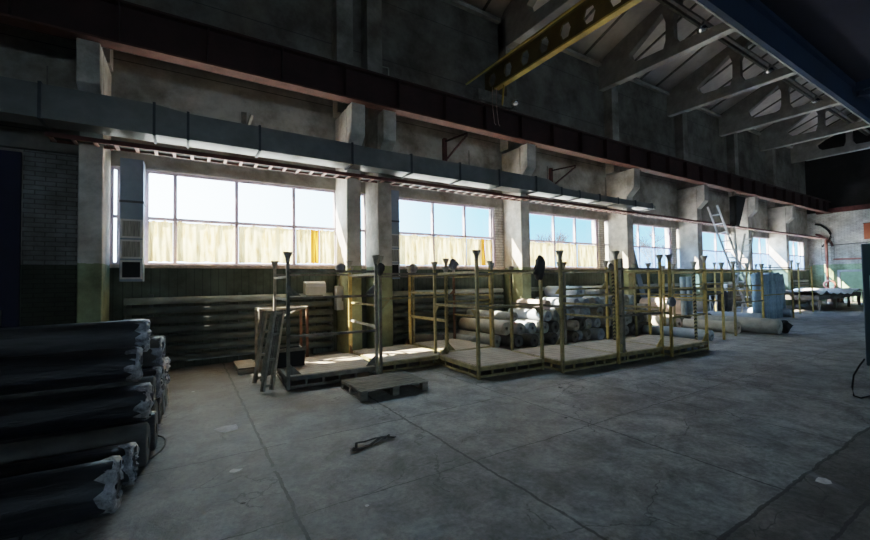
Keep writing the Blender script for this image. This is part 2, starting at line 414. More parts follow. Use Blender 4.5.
# window bays: (left, right, mullions, brick pier (x0,x1))
bays = [
    dict(x0=-1.19, x1=3.1, mull=[-1.06, -.64, -.18, .92, 2.1], pier=None, curt=True),
    dict(x0=3.5, x1=3.86, mull=[], pier=None, curt=False),
    dict(x0=4.6, x1=8.58, mull=[5.84, 6.93, 7.93], pier=(8.05, 8.42), curt=True),
    dict(x0=9.1, x1=13.85, mull=[10.7, 11.8, 12.96], pier=(13.05, 13.4), curt=True),
    dict(x0=14.6, x1=18.95, mull=[15.7, 16.83, 18.0], pier=(18.12, 18.5), curt=False),
    dict(x0=19.8, x1=24.1, mull=[20.9, 22.3, 23.4], pier=None, curt=False),
    dict(x0=24.8, x1=29.1, mull=[26.2, 27.5, 28.6], pier=None, curt=False),
    dict(x0=30.0, x1=34.2, mull=[31.2, 32.6, 33.6], pier=None, curt=False),
]
w = MB()
w.box(-9, XE+.3, YW, YW+.3, -.2, ZS-.04)
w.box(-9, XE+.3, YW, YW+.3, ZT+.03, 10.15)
xs = -9
for b in bays:
    w.box(xs, b['x0'], YW, YW+.3, ZS-.04, ZT+.03); xs = b['x1']
w.box(xs, XE+.3, YW, YW+.3, ZS-.04, ZT+.03)
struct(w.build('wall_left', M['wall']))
# lighter brick infill at far left between doorway and first column, slightly proud of the wall
struct(MB().box(-2.33, -1.5, YW-.06, YW-.001, 0, 3.95).build('trim_1', M['brick']))
struct(MB().box(-9, -1.5, YW-.12, YW-.001, 3.96, 4.25).build('trim_2', M['concrete']))
# dark doorway at far left
d = MB().box(-3.9, -2.36, YW-.05, YW-.001, .0, 3.9).build('door_1', M['navydoor']); struct(d)
dm = MB().box(-3.12, -3.08, YW-.06, YW-.052, .0, 3.9); dm.build('door_seam', M['dark'], d)
MB().box(-2.6, -2.56, YW-.1, YW-.052, 1.0, 1.25).build('door_handle', M['darksteel'], d)
# end wall
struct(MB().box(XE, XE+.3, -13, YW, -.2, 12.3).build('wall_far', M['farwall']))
# wall across the hall (unseen, behind the camera); its strip of openings is sized for fill light
wr = MB(); wr.box(-9, XE, -13.3, -13, -.2, 3.55); wr.box(-9, XE, -13.3, -13, 4.35, 10.15)
for k in range(9): wr.box(-9+k*5.4, -6.2+k*5.4, -13.3, -13, 3.55, 4.35)
struct(wr.build('wall_right', M['wall']))
wb = MB(); wb.box(-9.3, -9, -13, YW, -.2, 12.3)
struct(wb.build('wall_near', M['wall']))

# roof over the window side: sloped slabs with cross ribs
SL = .4
def zr(y): return 9.95+SL*(YW-y)
rf = MB(); rb = MB()
rf.prism([(YW+.3, 9.83), (4.7, zr(4.7)), (4.7, zr(4.7)+.3), (YW+.3, 10.13)], -9, XE+.3)
x = -3.
ri = 0
while x < XE:
    rb.prism([(YW, 9.949), (4.75, zr(4.75)-.001), (4.75, zr(4.75)-.07), (YW, 9.88)], x, x+.06)
    x += 1.19
struct(rf.build('ceiling', M['roofslab'])); struct(rb.build('trim_20', M['darksteel']))
struct(MB().box(-9, XE+.3, YW-.14, YW-.001, 9.68, 9.8).build('trim_3', M['truss']))
# navy clad edge beam along the bay and the dark deck of the main hall
NB = MB().box(-9, XE, 4.83, 5.0, 8.78, 9.76).box(-9, XE, 4.7, 4.829, 9.6, 12.1).build('trim_4', M['navy']); struct(NB)
struct(MB().box(-9, XE, 4.98, 5.02, 8.75, 8.79).build('trim_5', M['trussedge']))  # pale strip stands in for a line of light leaking under the beam
struct(MB().box(-9, XE+.3, -13.3, 4.83, 9.76, 9.95).build('trim_6', M['navydark']))
nb = MB()
for x in (24., 29.5): 
    nb.prism([(x, 9.4), (x+.2, 9.4), (x+.2, 9.755), (x, 9.755)], -13, 4.82, axis='y')
nb.bar((24.2, 4.7, 9.3), (31, -3, 9.3), .18, .18)
struct(nb.build('trim_7', M['navy']))

# ------------------------------------------------------------------ columns
cols = [(-1.5, .32, 'pale concrete column beside the dark doorway at far left'),
        (3.06, .34, 'left of the twin white columns behind the first rack'),
        (3.82, .35, 'right of the twin white columns behind the first rack'),
        (8.36, .36, 'white and green column beyond the second curtained window'),
        (13.6, .4, 'sunlit column after the third curtained window'),
        (18.7, .4, 'column behind the grey taped rack post'),
        (23.75, .4, 'column at the foot of the white ladder stair'),
        (28.6, .4, 'column behind the standing blue rolls')]
for x, wd, lab in cols:
    e = empty('concrete_column', (x+wd/2, (YC+YW)/2, 0), lab, 'column')
    h = wd/2; y0 = YC-(YC+YW)/2; y1 = -y0-.002
    MB().box(-h, h, y0, y1, 0, 5.56).build('shaft', M['column'], e, bev=.02)
    MB().prism([(y0, 4.6), (y0-.3, 4.9), (y0-.32, 5.58), (y0-.001, 5.58)], -h+.01, h-.01).build('corbel', M['column'], e, bev=.02)
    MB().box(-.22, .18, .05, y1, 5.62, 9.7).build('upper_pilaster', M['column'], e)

# brick piers beside the windows
n = 8
for b in bays:
    if b['pier']:
        struct(MB().box(b['pier'][0], b['pier'][1], YW-.02, YW+.28, ZS-.04, ZT+.03).build('trim_%d' % n, M['brickpier'])); n += 1

# ------------------------------------------------------------------ windows + curtains
curt_labels = {}
wn = 1
def curtain_mesh(x0, x1, z0, z1, amp=.03, freq=14, seed=0, gather=0.):
    rnd = random.Random(seed); bm = bmesh.new(); nx, nz = 46, 12
    ph = [rnd.uniform(0, 6.28) for _ in range(4)]; V = []
    for j in range(nz+1):
        t = j/nz; row = []
        for i in range(nx+1):
            s = i/nx
            x = x0+(x1-x0)*s; x += gather*(1-t)*math.sin(s*PI)*.1
            y = amp*(sin(s*freq+ph[0]+1.1*t)+.6*sin(s*freq*2.3+ph[1]-2*t)+.4*sin(s*freq*4.1+ph[2]+3*t))
            z = z0+(z1-z0)*t - (.02*abs(sin(s*7+ph[3])) if j == 0 or j == nz else 0)
            row.append(bm.verts.new((x, y, z)))
        V.append(row)
    for j in range(nz):
        for i in range(nx):
            fc = bm.faces.new([V[j][i], V[j][i+1], V[j+1][i+1], V[j+1][i]]); fc.smooth = True
    return bm
ord_ = ['first', 'second', 'third', 'fourth', 'fifth', 'sixth']
bayname = {0: 'big left window', 2: 'window right of the twin columns', 3: 'window before the sunlit column'}
for bi, b in enumerate(bays):
    e = empty('window_%d' % wn, (b['x0'], YW+.06, ZS)); struct(e); wn += 1
    X0, X1 = b['x0'], b['x1']
    def R(x): return x-X0
    fr = MB(); t = .05; yb0, yb1 = -.025, .025
    fr.box(0, R(X1), yb0, yb1, -.04+.001, .035); fr.box(0, R(X1), yb0, yb1, ZT-ZS-.03, ZT-ZS+.029)
    pr = b['pier']
    ends = [(X0, X1)] if not pr else [(X0, pr[0]), (pr[1], X1)]
    for a_, c_ in ends:
        fr.box(R(a_)+.001, R(a_)+t, yb0, yb1, .035, ZT-ZS-.03); fr.box(R(c_)-t, R(c_)-.001, yb0, yb1, .035, ZT-ZS-.03)
        fr.box(R(a_)+t, R(c_)-t, yb0+.005, yb1-.005, ZM-ZS-.03, ZM-ZS+.03)
    for m_ in b['mull']: fr.box(R(m_)-.032, R(m_)+.032, yb0-.01, yb1+.01, .035, ZT-ZS-.03)
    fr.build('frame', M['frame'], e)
    st = MB().box(-.03, R(X1)+.03, -.12, -.045, -.075, -.005)
    st.build('sill_board', M['sill'], e, bev=.008)
    MB().box(.02, R(X1)-.02, .03, .036, ZM-ZS, ZT-ZS).build('pane', M['glass'], e)
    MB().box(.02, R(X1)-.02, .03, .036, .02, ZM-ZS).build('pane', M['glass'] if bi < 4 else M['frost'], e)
    if b['curt']:
        edges = [v for v in b['mull'] if v > -.7]
        if bi == 2: edges = [4.62]+edges
        if bi == 3: edges = [9.12]+edges
        if bi == 0: edges = edges+[3.06]
        for k in range(len(edges)-1):
            a_, c_ = edges[k]+.034, edges[k+1]-.034
            z1 = ZM-.04; z0 = ZS+.06
            cm = M['curtain']
            spans = [(a_, c_, cm)]
            if bi == 0 and k == 3: spans = [(a_, a_+.33, cm), (a_+.33, a_+.53, M['curtainorange']), (a_+.53, c_, cm)]
            if bi == 2 and k == 2: spans = [(a_, a_+.52, cm), (a_+.5, a_+.68, M['curtainorange']), (a_+.68, c_, cm)]
            for si, (p, q, mm) in enumerate(spans):
                bm = curtain_mesh(p, q, 0, z1-z0, seed=bi*40+k*5+si, freq=max(6, 15*(q-p)))
                me = bpy.data.meshes.new('curtain'); 
                for v in bm.verts: v.co.x -= p
                bm.to_mesh(me); bm.free(); me.materials.append(mm)
                o = bpy.data.objects.new('curtain', me); C.objects.link(o); o.location = (p, YW+.0, z0)
                if mm is M['curtainorange']:
                    lab = 'narrow orange curtain strip in the %s' % bayname[bi]
                else:
                    side = ['', ', left of the orange strip', ', right of the orange strip'][0 if len(spans) == 1 else (1 if si == 0 else 2)]
                    lab = '%s cream curtain in the %s%s' % (ord_[k], bayname[bi], side)
                tag(o, lab, 'curtain', 'cream curtains over the lower panes')

# ------------------------------------------------------------------ pipe radiators under the windows
ri = 0
rl = ['under the big left window', 'behind the first yellow rack deck', 'behind the third rack and roll pile', 'behind the roll pile',
      'in the far bay under hazy glass', 'beside the ladder stair', 'near the end wall']
for k, (x0, x1) in enumerate([(-.95, 2.9), (4.45, 8.1), (9.0, 13.3), (14.4, 18.4), (19.5, 23.5), (24.5, 28.4), (29.3, 33.8)]):
    e = empty('pipe_radiator', ((x0+x1)/2, 9.2, 0), 'wall radiator of stacked dark pipes %s' % rl[k], 'radiator')
    hw = (x1-x0)/2
    for j in range(7):
        z = .22+j*.185
        MB().tube([(-hw, 0, z), (hw, 0, z)], .068, 10).build('pipe', M['pipetop'] if j == 6 else M['pipe'], e)
    for sx in (-hw+.06, hw-.06): MB().tube([(sx, .02, .1), (sx, .02, 1.4)], .05, 8).build('header_pipe', M['pipe'], e)
    for sx in (-hw+.4, 0, hw-.4): MB().box(sx-.03, sx+.03, .06, .195, .0, 1.45).build('bracket', M['pipe'], e)

# ------------------------------------------------------------------ crane runway
def lab_obj(o, l, c, g=None): return tag(o, l, c, g)
e = empty('crane_runway_beam', (13, 8.35, 5.62), 'long maroon steel crane runway beam across the column heads', 'beam')
x0, x1 = -22, XE-13-.02
MB().box(x0, x1, -.03, .03, .0, .68).build('web', M['maroon'], e)
MB().box(x0, x1, -.2, .06, -.035, -.002).build('bottom_flange', M['rustlip'], e)
MB().box(x0, x1, -.16, .2, .68, .72).build('top_flange', M['maroon'], e)
MB().box(x0, x1, -.03, .04, .72, .8).build('rail', M['darksteel'], e)
s = MB(); x = x0+.3
while x < x1: s.box(x, x+.02, -.17, -.03, .0, .68); x += 1.29
s.build('stiffener', M['maroon'], e)
MB().box(x0, x1, .35, .42, .12, .2).build('conduit', M['dark'], e)

# far cross beam on the end wall
tag(MB().box(XE-.25, XE-.01, -12.9, 8.9, 5.62, 5.9).build('cross_beam', M['traymat']), 'dark red beam across the white end wall', 'beam')

# ------------------------------------------------------------------ overhead crane bridge (yellow castellated girder)
g = empty('overhead_crane', (7.1, 8.3, 6.4), 'yellow overhead crane bridge girder with a row of holes in its web', 'crane')
def girder(x, y0, y1, z0, z1, par):
    """castellated web in the YZ plane with hexagonal holes"""
    bm = bmesh.new(); pitch_ = .62; hw = .15; hh = .17
    zc = (z0+z1)/2
    y = y0
    def face(pts):
        bm.faces.new([bm.verts.new((x, a, b)) for a, b in pts])
    while y > y1:
        ya, yb = y, y-pitch_; c = (ya+yb)/2
        hx = [(c+hw, zc), (c+hw*.55, zc+hh), (c-hw*.55, zc+hh), (c-hw, zc), (c-hw*.55, zc-hh), (c+hw*.55, zc-hh)]
        face([(ya, z1), (ya, zc), hx[0], hx[1]]); face([(ya, z1), hx[1], hx[2], (yb, z1)]); face([(yb, z1), hx[2], hx[3], (yb, zc)])
        face([(ya, zc), (ya, z0), hx[5], hx[0]]); face([(ya, z0), (yb, z0), hx[4], hx[5]]); face([(yb, zc), hx[3], hx[4], (yb, z0)])
        y = yb
    bmesh.ops.remove_doubles(bm, verts=bm.verts, dist=.001)
    ret = bmesh.ops.extrude_face_region(bm, geom=list(bm.faces))
    for v in [q for q in ret['geom'] if isinstance(q, bmesh.types.BMVert)]: v.co.x += .04
    bmesh.ops.recalc_face_normals(bm, faces=bm.faces)
    me = bpy.data.meshes.new('girder_web'); bm.to_mesh(me); bm.free(); me.materials.append(M['oliveweb'])
    o = bpy.data.objects.new('girder_web', me); C.objects.link(o); o.parent = par
    return y
ye = girder(0, .3, -12.5, .42, 1.0, g)
MB().box(-.06, .1, -12.7, -.15, .375, .418).build('bottom_flange', M['yellowcrane'], g)
MB().box(-.12, .14, -12.7, .2, 1.002, 1.03).build('top_flange', M['oliveweb'], g)
MB().box(-.3, -.26, -12.7, .8, .84, .875).build('edge_rail', M['yellowcrane'], g)
MB().box(-.5, .9, -.02, .22, .06, .36).build('end_carriage', M['darksteel'], g)
wv = MB()
for dx in (-.35, .75): wv.lathe([(.1, -.07), (.14, -.06), (.14, .05), (.1, .06)], (dx, .08, .12), 'y', 16)
wv.build('wheel', M['darksteel'], g)
MB().tube([(-.02, -.5, .37), (.35, .0, .08)], .025, 8).build('brace', M['yellowcrane'], g)
cb = MB()
for dx in (0, .14):
    cb.tube([(-.2+dx, -.25, .35), (-.24+dx, -.28, .1), (-.22+dx, -.27, -.25), (-.17+dx, -.27, -.62), (-.12+dx, -.27, -.66)], .008, 6)
cb.build('hanging_wire', M['rung'], g)
lp = empty('flood_lamp', (7.75, 8.3, 6.55), 'small round chrome lamp on the runway beam below the yellow crane', 'lamp')
MB().lathe([(.03, -.1), (.08, -.06), (.11, .02), (.11, .05)], (0, -.2, .0), 'y', 16).build('lamp_shade', M['lamp'], lp)
MB().tube([(0, -.3, 0), (.05, .0, -.1)], .02, 6).build('bracket', M['darksteel'], lp)

# ------------------------------------------------------------------ roof trusses
tn = ['nearest concrete roof truss, partly behind the yellow crane', 'second concrete roof truss, with a small lamp under its chord', 'third concrete roof truss along the bay',
      'fourth concrete roof truss, over the far windows', 'fifth concrete roof truss in the shade', 'last roof truss before the end wall']
for k, X in enumerate((8.45, 13.42, 18.2, 23.05, 27.85, 32.6)):
    e = empty('roof_truss', (X, YW, 8.78), tn[k], 'truss')
    t = .13
    # local: y negative toward hall, z from the bottom chord underside
    def zt(y): return zr(YW+y)-8.78-.02
    MB().prism([(-.72, 0), (-.02, 0), (-.02, .88), (-.3, zt(-.3)-.12), (-.95, zt(-.95)-.12), (-1.25, .78), (-1.3, .6), (-1.5, .4)], -t, t).build('end_block', M['truss'], e)
    MB().prism([(-.72, 0.003), (-1.5, .4), (-4.38, .27), (-4.38, 0.003)], -t, t).build('bottom_chord', M['truss'], e)
    MB().box(-t-.02, t, -4.38, -.72, -.03, .0).build('chord_lip', M['trussedge'], e)
    MB().prism([(-.95, zt(-.95)-.12), (-2.4, zt(-2.4)-.2), (-4.38, zt(-4.38)-.2), (-4.38, zt(-4.38)-.42), (-3.1, 1.72), (-2.45, 1.58), (-1.25, .78)], -t+.005, t-.005).build('top_chord', M['truss'], e)
    MB().prism([(-2.42, .3), (-2.52, .6), (-2.54, 1.2), (-2.4, 1.65), (-3.0, 1.7), (-2.78, 1.2), (-2.78, .6), (-2.95, .28)], -t+.01, t-.01).build('post', M['truss'], e)
# pipes running through the trusses near the posts
tag(MB().box(-9, XE-.02, 6.42, 6.5, 10.05, 10.16).build('bracing_channel', M['darksteel']), 'upper of two dark steel channels along the truss posts', 'beam')
tag(MB().box(-9, XE-.02, 6.18, 6.28, 9.98, 10.06).build('bracing_channel', M['truss']), 'paler lower channel along the truss posts', 'beam')
for X, Y, l in ((13.4, 5.75, 'round lamp under the second roof truss'), (18.2, 5.7, 'round lamp under the third roof truss'), (23.05, 5.7, 'round lamp under the fourth roof truss')):
    e = empty('ceiling_lamp', (X-.2, Y, 9.1), l, 'lamp')
    MB().lathe([(.05, .12), (.1, .1), (.15, 0), (.14, -.06), (.05, -.1)], (0, 0, 0), 'z', 14).build('lamp_shade', M['lamp'], e)
    MB().tube([(0, 0, .1), (.1, 0, .25)], .03, 8).build('stem', M['darksteel'], e)

# ------------------------------------------------------------------ ventilation duct
e = empty('ventilation_duct', (5, 8.42, 4.18), 'long grey rectangular ventilation duct above the windows', 'duct')
prof = [(-9.0, .52), (-.45, .52), (.04, .46), (3.0, .44), (3.6, .42), (9.1, .42), (9.66, .22), (14.6, .17), (14.78, .1)]
names = []
for i in range(len(prof)-1):
    (xa, ha), (xb, hb) = prof[i], prof[i+1]
    a = MB().hull([(xa-5, -.22, 0), (xa-5, .22, 0), (xa-5, .22, ha), (xa-5, -.22, ha)],
                  [(xb-5-.002, -.22, 0), (xb-5-.002, .22, 0), (xb-5-.002, .22, hb), (xb-5-.002, -.22, hb)])
    a.build('duct_section', M['duct'], e)
def ht(x):
    for i in range(len(prof)-1):
        if prof[i][0] <= x <= prof[i+1][0]:
            q = (x-prof[i][0])/(prof[i+1][0]-prof[i][0]); return prof[i][1]+(prof[i+1][1]-prof[i][1])*q
for x in (-3.3, -1.88, -.46, .03, 1.2, 3.05, 4.5, 5.9, 7.2, 8.6, 9.67, 10.5, 11.5, 12.5, 13.5, 14.55):
    h = ht(x)
    MB().box(x-5-.02, x-5+.02, -.245, .245, -.025, h+.025).build('joint_flange', M['ductjoint'], e)
for x in (-1.9, 3.1, 6.55, 9.6, 12.5): MB().box(x-5-.01, x-5+.01, .246, .26, .0, 1.0).build('hanger_rod', M['darksteel'], e)

# vertical drop ducts with three framed grilles each
for X, lab in ((-.83, 'grey drop duct with three framed grilles beside the first column'), (4.4, 'grey drop duct with three framed grilles right of the twin columns')):
    e = empty('drop_duct', (X, 9.12, 1.7), lab, 'duct')
    MB().box(-.17, .17, -.12, .24, 0, 2.22).build('duct_body', M['ductdrop'], e)
    MB().box(-.18, .18, -.135, .25, 1.42, 1.46).build('joint_flange', M['ductjoint'], e)
    for k in range(3):
        z0 = .04+k*.37
        for sx in (0, 1):
            fr = MB()
            if sx == 0:
                a, b_ = -.16, .16
                fr.box(a, b_, -.14, -.121, z0, z0+.03); fr.box(a, b_, -.14, -.121, z0+.31, z0+.34); fr.box(a, a+.03, -.14, -.121, z0+.03, z0+.31); fr.box(b_-.03, b_, -.14, -.121, z0+.03, z0+.31)
                o = fr.build('grille_frame', M['whiteframe'], e)
                MB().box(a+.03, b_-.03, -.128, -.121, z0+.03, z0+.31).build('grille', M['grille'] if k else M['dark'], o)

# ------------------------------------------------------------------ cable tray
e = empty('cable_tray', (5, 8.5, 3.95), 'maroon ladder cable tray running under the duct to the end wall', 'cable tray')
MB().box(-6.85, 29.7, -.16, -.13, 0, .07).build('side_rail', M['traymat'], e)
MB().box(-6.85, 29.7, .13, .16, 0, .07).build('side_rail', M['traymat'], e)
MB().box(-6.85, 29.7, -.05, .1, .03, .06).build('cable', M['dark'], e)
first = MB().box(-.02, .03, -.129, .129, 0, .02).build('rung', M['rung'], e, loc=(-6.8, 0, 0))
for k in range(1, 100):
    c = first.copy(); C.objects.link(c); c.parent = e; c.location = (-6.8+.27*k, 0, 0)
rg = MB(); x = -6.8+27
while x < 29.6: rg.box(x, x+.05, -.129, .129, 0, .02); x += .27
rg.build('far_rungs', M['rung'], e)['kind'] = 'stuff'
for x in (-6.1, -3, 3.4, 8.7, 13.8, 18.8, 23.8): MB().bar((x, .0, .05), (x, .35, .05), .04, .04).build('bracket', M['traymat'], e)
tag(MB().tube([(34.72, 8.5, 3.99), (34.72, 8.7, 4.2), (34.7, 8.9, 4.3), (34.9, 8.8, 4.25), (34.91, 8.55, 4.05), (34.91, 8.3, 3.8), (34.91, 8.2, 3.5)], .07, 8).build('bent_pipe', M['traymat']), 'dark pipe bending round the end wall corner', 'pipe')
e = empty('hanging_grid', (34.75, 8.4, 2.6), 'small dark wire grid panel on the end wall', 'grid')
gg = MB()
for k in range(5): gg.bar((0, -.3+k*.15, 0), (0, -.3+k*.15, 1.5), .02)
for k in range(7): gg.bar((0, -.31, k*.24), (0, .31, k*.24), .02)
gg.build('wire_grid', M['darksteel'], e)
tag(MB().tube([(34.6, 8.43, .0), (34.6, 8.43, 2.6), (34.6, 8.43, 3.9)], .07, 10).build('red_pipe', M['redpipe']), 'red brown pipe standing against the end wall', 'pipe')
tag(MB().tube([(34.945, 8.2, 2.68), (34.94, 8.15, 2.66), (34.94, 2., 2.6), (34.94, 1.98, 2.6)], .05, 8).build('horizontal_pipe', M['redpipe']), 'thin reddish pipe level across the end wall', 'pipe')
tag(MB().tube([(34.9, 8.6, 3.55), (34.9, 2., 3.75)], .022, 6).build('wall_cable', M['dark']), 'thin dark cable across the upper end wall', 'cable')
e = empty('red_valve_wheel', (34.4, 8.3, 1.04), 'rusty red hose ring on the end wall beside the gate', 'hose ring')
tr = MB(); tr.tube([(0, .26*cos(a*PI/8), .26*sin(a*PI/8)) for a in range(17)], .055, 8, caps=False); tr.build('ring', M['redpipe'], e)
MB().bar((0, .36, 0), (.35, .5, 0), .06).build('bracket', M['darksteel'], e)
tag(MB().tube([(34.93, 9.0+.0*k, 5.0) if k == 0 else (34.93, 8.95-.75*sin(k*PI/9)*.9, 5.1-.2*k) for k in range(9)], .06, 8).build('curved_hose', M['dark']), 'dark curved hose hanging in the far corner', 'hose')
e = empty('wall_board', (34.93, 6.45, 3.8), 'orange red board high on the end wall', 'board')
MB().box(-.04, .04, -.35, .35, 0, .95).build('board_panel', M['orange'], e); MB().box(-.055, -.041, -.37, .37, .95, 1.0).build('board_frame', M['rust'], e)

# gate on the end wall
dr = empty('door_2', (34.9, 6.4, 0)); struct(dr)
MB().box(-.04, .04, -1.4, 1.5, .05, 1.85).build('door_panel', mat('gate_green', (.35, .52, .33), .7, var=.2), dr)
fr = MB(); fr.box(-.1, .05, 1.5, 1.62, 0, 1.98); fr.box(-.1, .05, -1.6, 1.5, 1.85, 1.98); fr.build('door_frame', M['greybox'], dr)
rl_ = empty('metal_railing', (33.9, 6.45, 0), 'low barred metal railing in front of the green gate', 'railing')
rr = MB(); rr.bar((0, -1.4, .72), (0, 1.3, .72), .05); rr.bar((0, -1.4, .2), (0, 1.3, .2), .05); rr.build('rail', M['darksteel'], rl_)
for k in range(12): MB().bar((0, -1.35+k*.24, .0), (0, -1.35+k*.24, .72), .045).build('baluster', M['darksteel'], rl_)

# ------------------------------------------------------------------ small wall brackets
def bracket(x, y, z, kind, lab):
    e = empty('wall_bracket', (x, YW, z), lab, 'bracket')
    if kind == 0:
        MB().bar((0, -.06, 0), (0, -.06, .55), .07, .1).build('upright', M['darksteel'], e)
        MB().bar((.0, -.1, .0), (.12, -.35, .42), .05).build('arm', M['palesteel'], e)
    elif kind == 1:
        MB().bar((0, -.06, 0), (0, -.06, .75), .1, .1).build('upright', M['traymat'], e)
        MB().bar((0, -.1, .66), (.1, -1.0, .62), .04).build('arm', M['maroon'], e)
        MB().bar((0, -.1, .12), (.1, -1.0, .58), .04).build('brace', M['maroon'], e)
    else:
        MB().bar((0, -.05, 0), (.0, -.05, .3), .05).build('upright', M['darksteel'], e)
        MB().bar((0, -.06, .28), (.5, -.12, .26), .03).build('arm', M['palesteel'], e)
        MB().bar((.5, -.12, .27), (.5, -.12, .05), .03).build('hook', M['palesteel'], e)
bracket(1.05, 0, 4.75, 0, 'small dark bracket with pale arm above the duct, left bay')
bracket(6.2, 0, 4.9, 1, 'maroon triangular bracket above the duct, second bay')
bracket(10.5, 0, 4.65, 1, 'maroon triangular bracket above the thin end of the duct')
bracket(3.95, 0, 6.9, 2, 'thin hooked bracket on the dark wall above the runway beam')

# ------------------------------------------------------------------ wall boxes
e = empty('wall_cabinet', (2.46, 9.12, 1.36), 'light grey curved metal hood on the wall under the left window', 'cabinet')
MB().prism([(-.18, 0), (.08, 0), (.08, .3), (-.06, .3), (-.14, .26), (-.18, .18)], -.22, .22).build('hood', M['greybox'], e)
MB().box(-.17, .17, -.1, .08, -.03, -.001).build('base_plate', M['darksteel'], e)
e = empty('switch_box', (3.0, 8.95, 1.0), 'narrow grey metal box beside the left twin column', 'electrical box')
MB().box(-.1, .1, -.07, .1, 0, .55).build('box_body', M['greybox'], e, bev=.01)
MB().box(.02, .05, -.085, -.071, .2, .34).build('switch_handle', M['darksteel'], e)
MB().tube([(0, .02, .55), (0, .02, .95)], .02, 8).build('conduit', M['darksteel'], e)

# ------------------------------------------------------------------ racks
def post(e, x, y, h, m, cup=True, w=.048):
    o = MB().box(-w/2, w/2, -w/2, w/2, 0, h-.1).build('post', m, e, loc=(x, y, 0))
    if cup:
        MB().lathe([(.032, 0), (.036, .05), (.07, .14), (.07, .155)], (0, 0, 0), 'z', 12).build('cup', M['cupsteel'], o, loc=(0, 0, h-.155))
    return o
def gusset(e, x, y, z, dx, dy, m, s=.14):
    # triangular plate in the direction (dx,dy), height +z or -z by sign of s
    t = .008
    if dx:
        MB().prism([(x+dx*.03, z), (x+dx*(.03+abs(s)), z), (x+dx*.03, z+s)], y-t, y+t, axis='y').build('gusset', m, e)
    else:
        MB().prism([(y+dy*.03, z), (y+dy*(.03+abs(s)), z), (y+dy*.03, z+s)], x-t, x+t, axis='x').build('gusset', m, e)
def rack(x, y, wx, wy, rz, label, m=None, posts=None, hts=None, rails=None, deck=True, mr=None):
    """x, y = front left corner; local x along the front, local y into the depth"""
    m = m or M['olive']
    e = empty('stacking_rack', (x, y, 0), label, 'rack', rz=math.radians(rz))
    cx = [(0, 0), (wx, 0), (wx, wy), (0, wy)]
    posts = posts or [m]*4; hts = hts or [2.1]*4
    for i, (px, py) in enumerate(cx):
        if posts[i] is None: continue
        post(e, px, py, hts[i], posts[i])
    if deck:
        MB().box(.03, wx-.03, .03, wy-.03, .17, .205).build('deck', M['deck'], e)
        fr = MB(); w2 = .045
        for z0, z1 in ((.13, .2), (.02, .06)):
            fr.box(.03, wx-.03, -.03, .015, z0, z1); fr.box(.03, wx-.03, wy-.015, wy+.03, z0, z1)
            fr.box(-.03, .015, .03, wy-.03, z0, z1); fr.box(wx-.015, wx+.03, .03, wy-.03, z0, z1)
        k = .25
        while k < wx-.1: fr.box(k, k+.03, -.025, .01, .06, .13); fr.box(k, k+.03, wy-.01, wy+.025, .06, .13); k += .26
        k = .25
        while k < wy-.1: fr.box(-.025, .01, k, k+.03, .06, .13); fr.box(wx-.01, wx+.025, k, k+.03, .06, .13); k += .26
        fr.build('base_frame', m, e)
    side = {'f': ((0, 0), (wx, 0)), 'b': ((0, wy), (wx, wy)), 'l': ((0, 0), (0, wy)), 'r': ((wx, 0), (wx, wy))}
    mr = mr or m
    for s_, z in (rails or []):
        mm = mr
        if len(s_) > 1: mm = {'d': M['darksteel'], 'y': M['yellow'], 'p': M['palesteel'], 'o': M['olive']}[s_[1]]
        (ax, ay), (bx_, by) = side[s_[0]]; d = Vector((bx_-ax, by-ay, 0)).normalized()*.03
        MB().bar((ax+d.x, ay+d.y, z), (bx_-d.x, by-d.y, z), .034, .038).build('rail', mm, e)
    return e
D_, P_, Y_, O_, T_, R_ = M['darksteel'], M['palesteel'], M['yellow'], M['olive'], M['twist'], M['rust']
eA = rack(1.33, 6.4, 1.42, 1.5, -3, 'nearest left rack with dark steel posts and an empty wooden deck', m=D_, posts=[D_, P_, Y_, P_], hts=[2.1, 2.08, 2.06, 2.04],
     rails=[('fd', 1.8), ('fd', 1.39), ('fd', .8), ('rp', 1.76), ('rp', .86), ('lp', 1.72), ('lp', 1.36), ('bd', 1.78)])
for a in ((0, 0, .22, 1, 0, D_, .16), (1.42, 0, .22, -1, 0, D_, .16), (0, 0, 1.42, 1, 0, D_, .16), (1.42, 0, 1.42, -1, 0, D_, .16), (1.42, 1.5, .22, 0, -1, R_, .14)): gusset(eA, *a)
eB = rack(2.93, 6.56, 1.4, 1.5, 0, 'second rack, its deck lit by sun, beside the twin columns', m=O_, posts=[D_, O_, Y_, Y_], hts=[2.08, 1.9, 1.98, 1.95],
     rails=[('fd', 1.76), ('fo', 1.32), ('ro', 1.75), ('ro', 1.38), ('ro', .85), ('lo', 1.76), ('lo', 1.2), ('bd', 1.74)])
for a in ((0, 0, 1.29, 1, 0, O_, -.16), (1.4, 0, .21, -1, 0, O_, .14), (1.4, 1.5, .21, -1, 0, R_, .12)): gusset(eB, *a)
eB2 = rack(4.5, 6.8, 1.15, 1.4, 0, 'third rack, back row, with a brick red rear post', m=O_, posts=[T_, Y_, R_, O_], hts=[2.08, 2.05, 2.0, 1.95],
     rails=[('fo', 1.74), ('fo', 1.2), ('ro', 1.72), ('ro', 1.3), ('ro', .8), ('bd', 1.72), ('lo', .8)])
for a in ((0, 0, .21, 1, 0, O_, .16), (1.15, 1.4, 1.3, -1, 0, R_, .1)): gusset(eB2, *a)
eC = rack(4.08, 5.25, 1.39, 1.47, -3.5, 'front row rack with tallest flared post, empty grey deck, fourth from left', m=O_, posts=[O_, O_, O_, O_], hts=[2.12, 1.9, 2.0, 2.0],
     rails=[('fo', 1.78), ('fo', 1.16), ('lo', 1.76), ('lo', 1.17), ('ro', 1.76), ('bd', 1.76), ('rd', 1.1), ('bo', 1.12)])
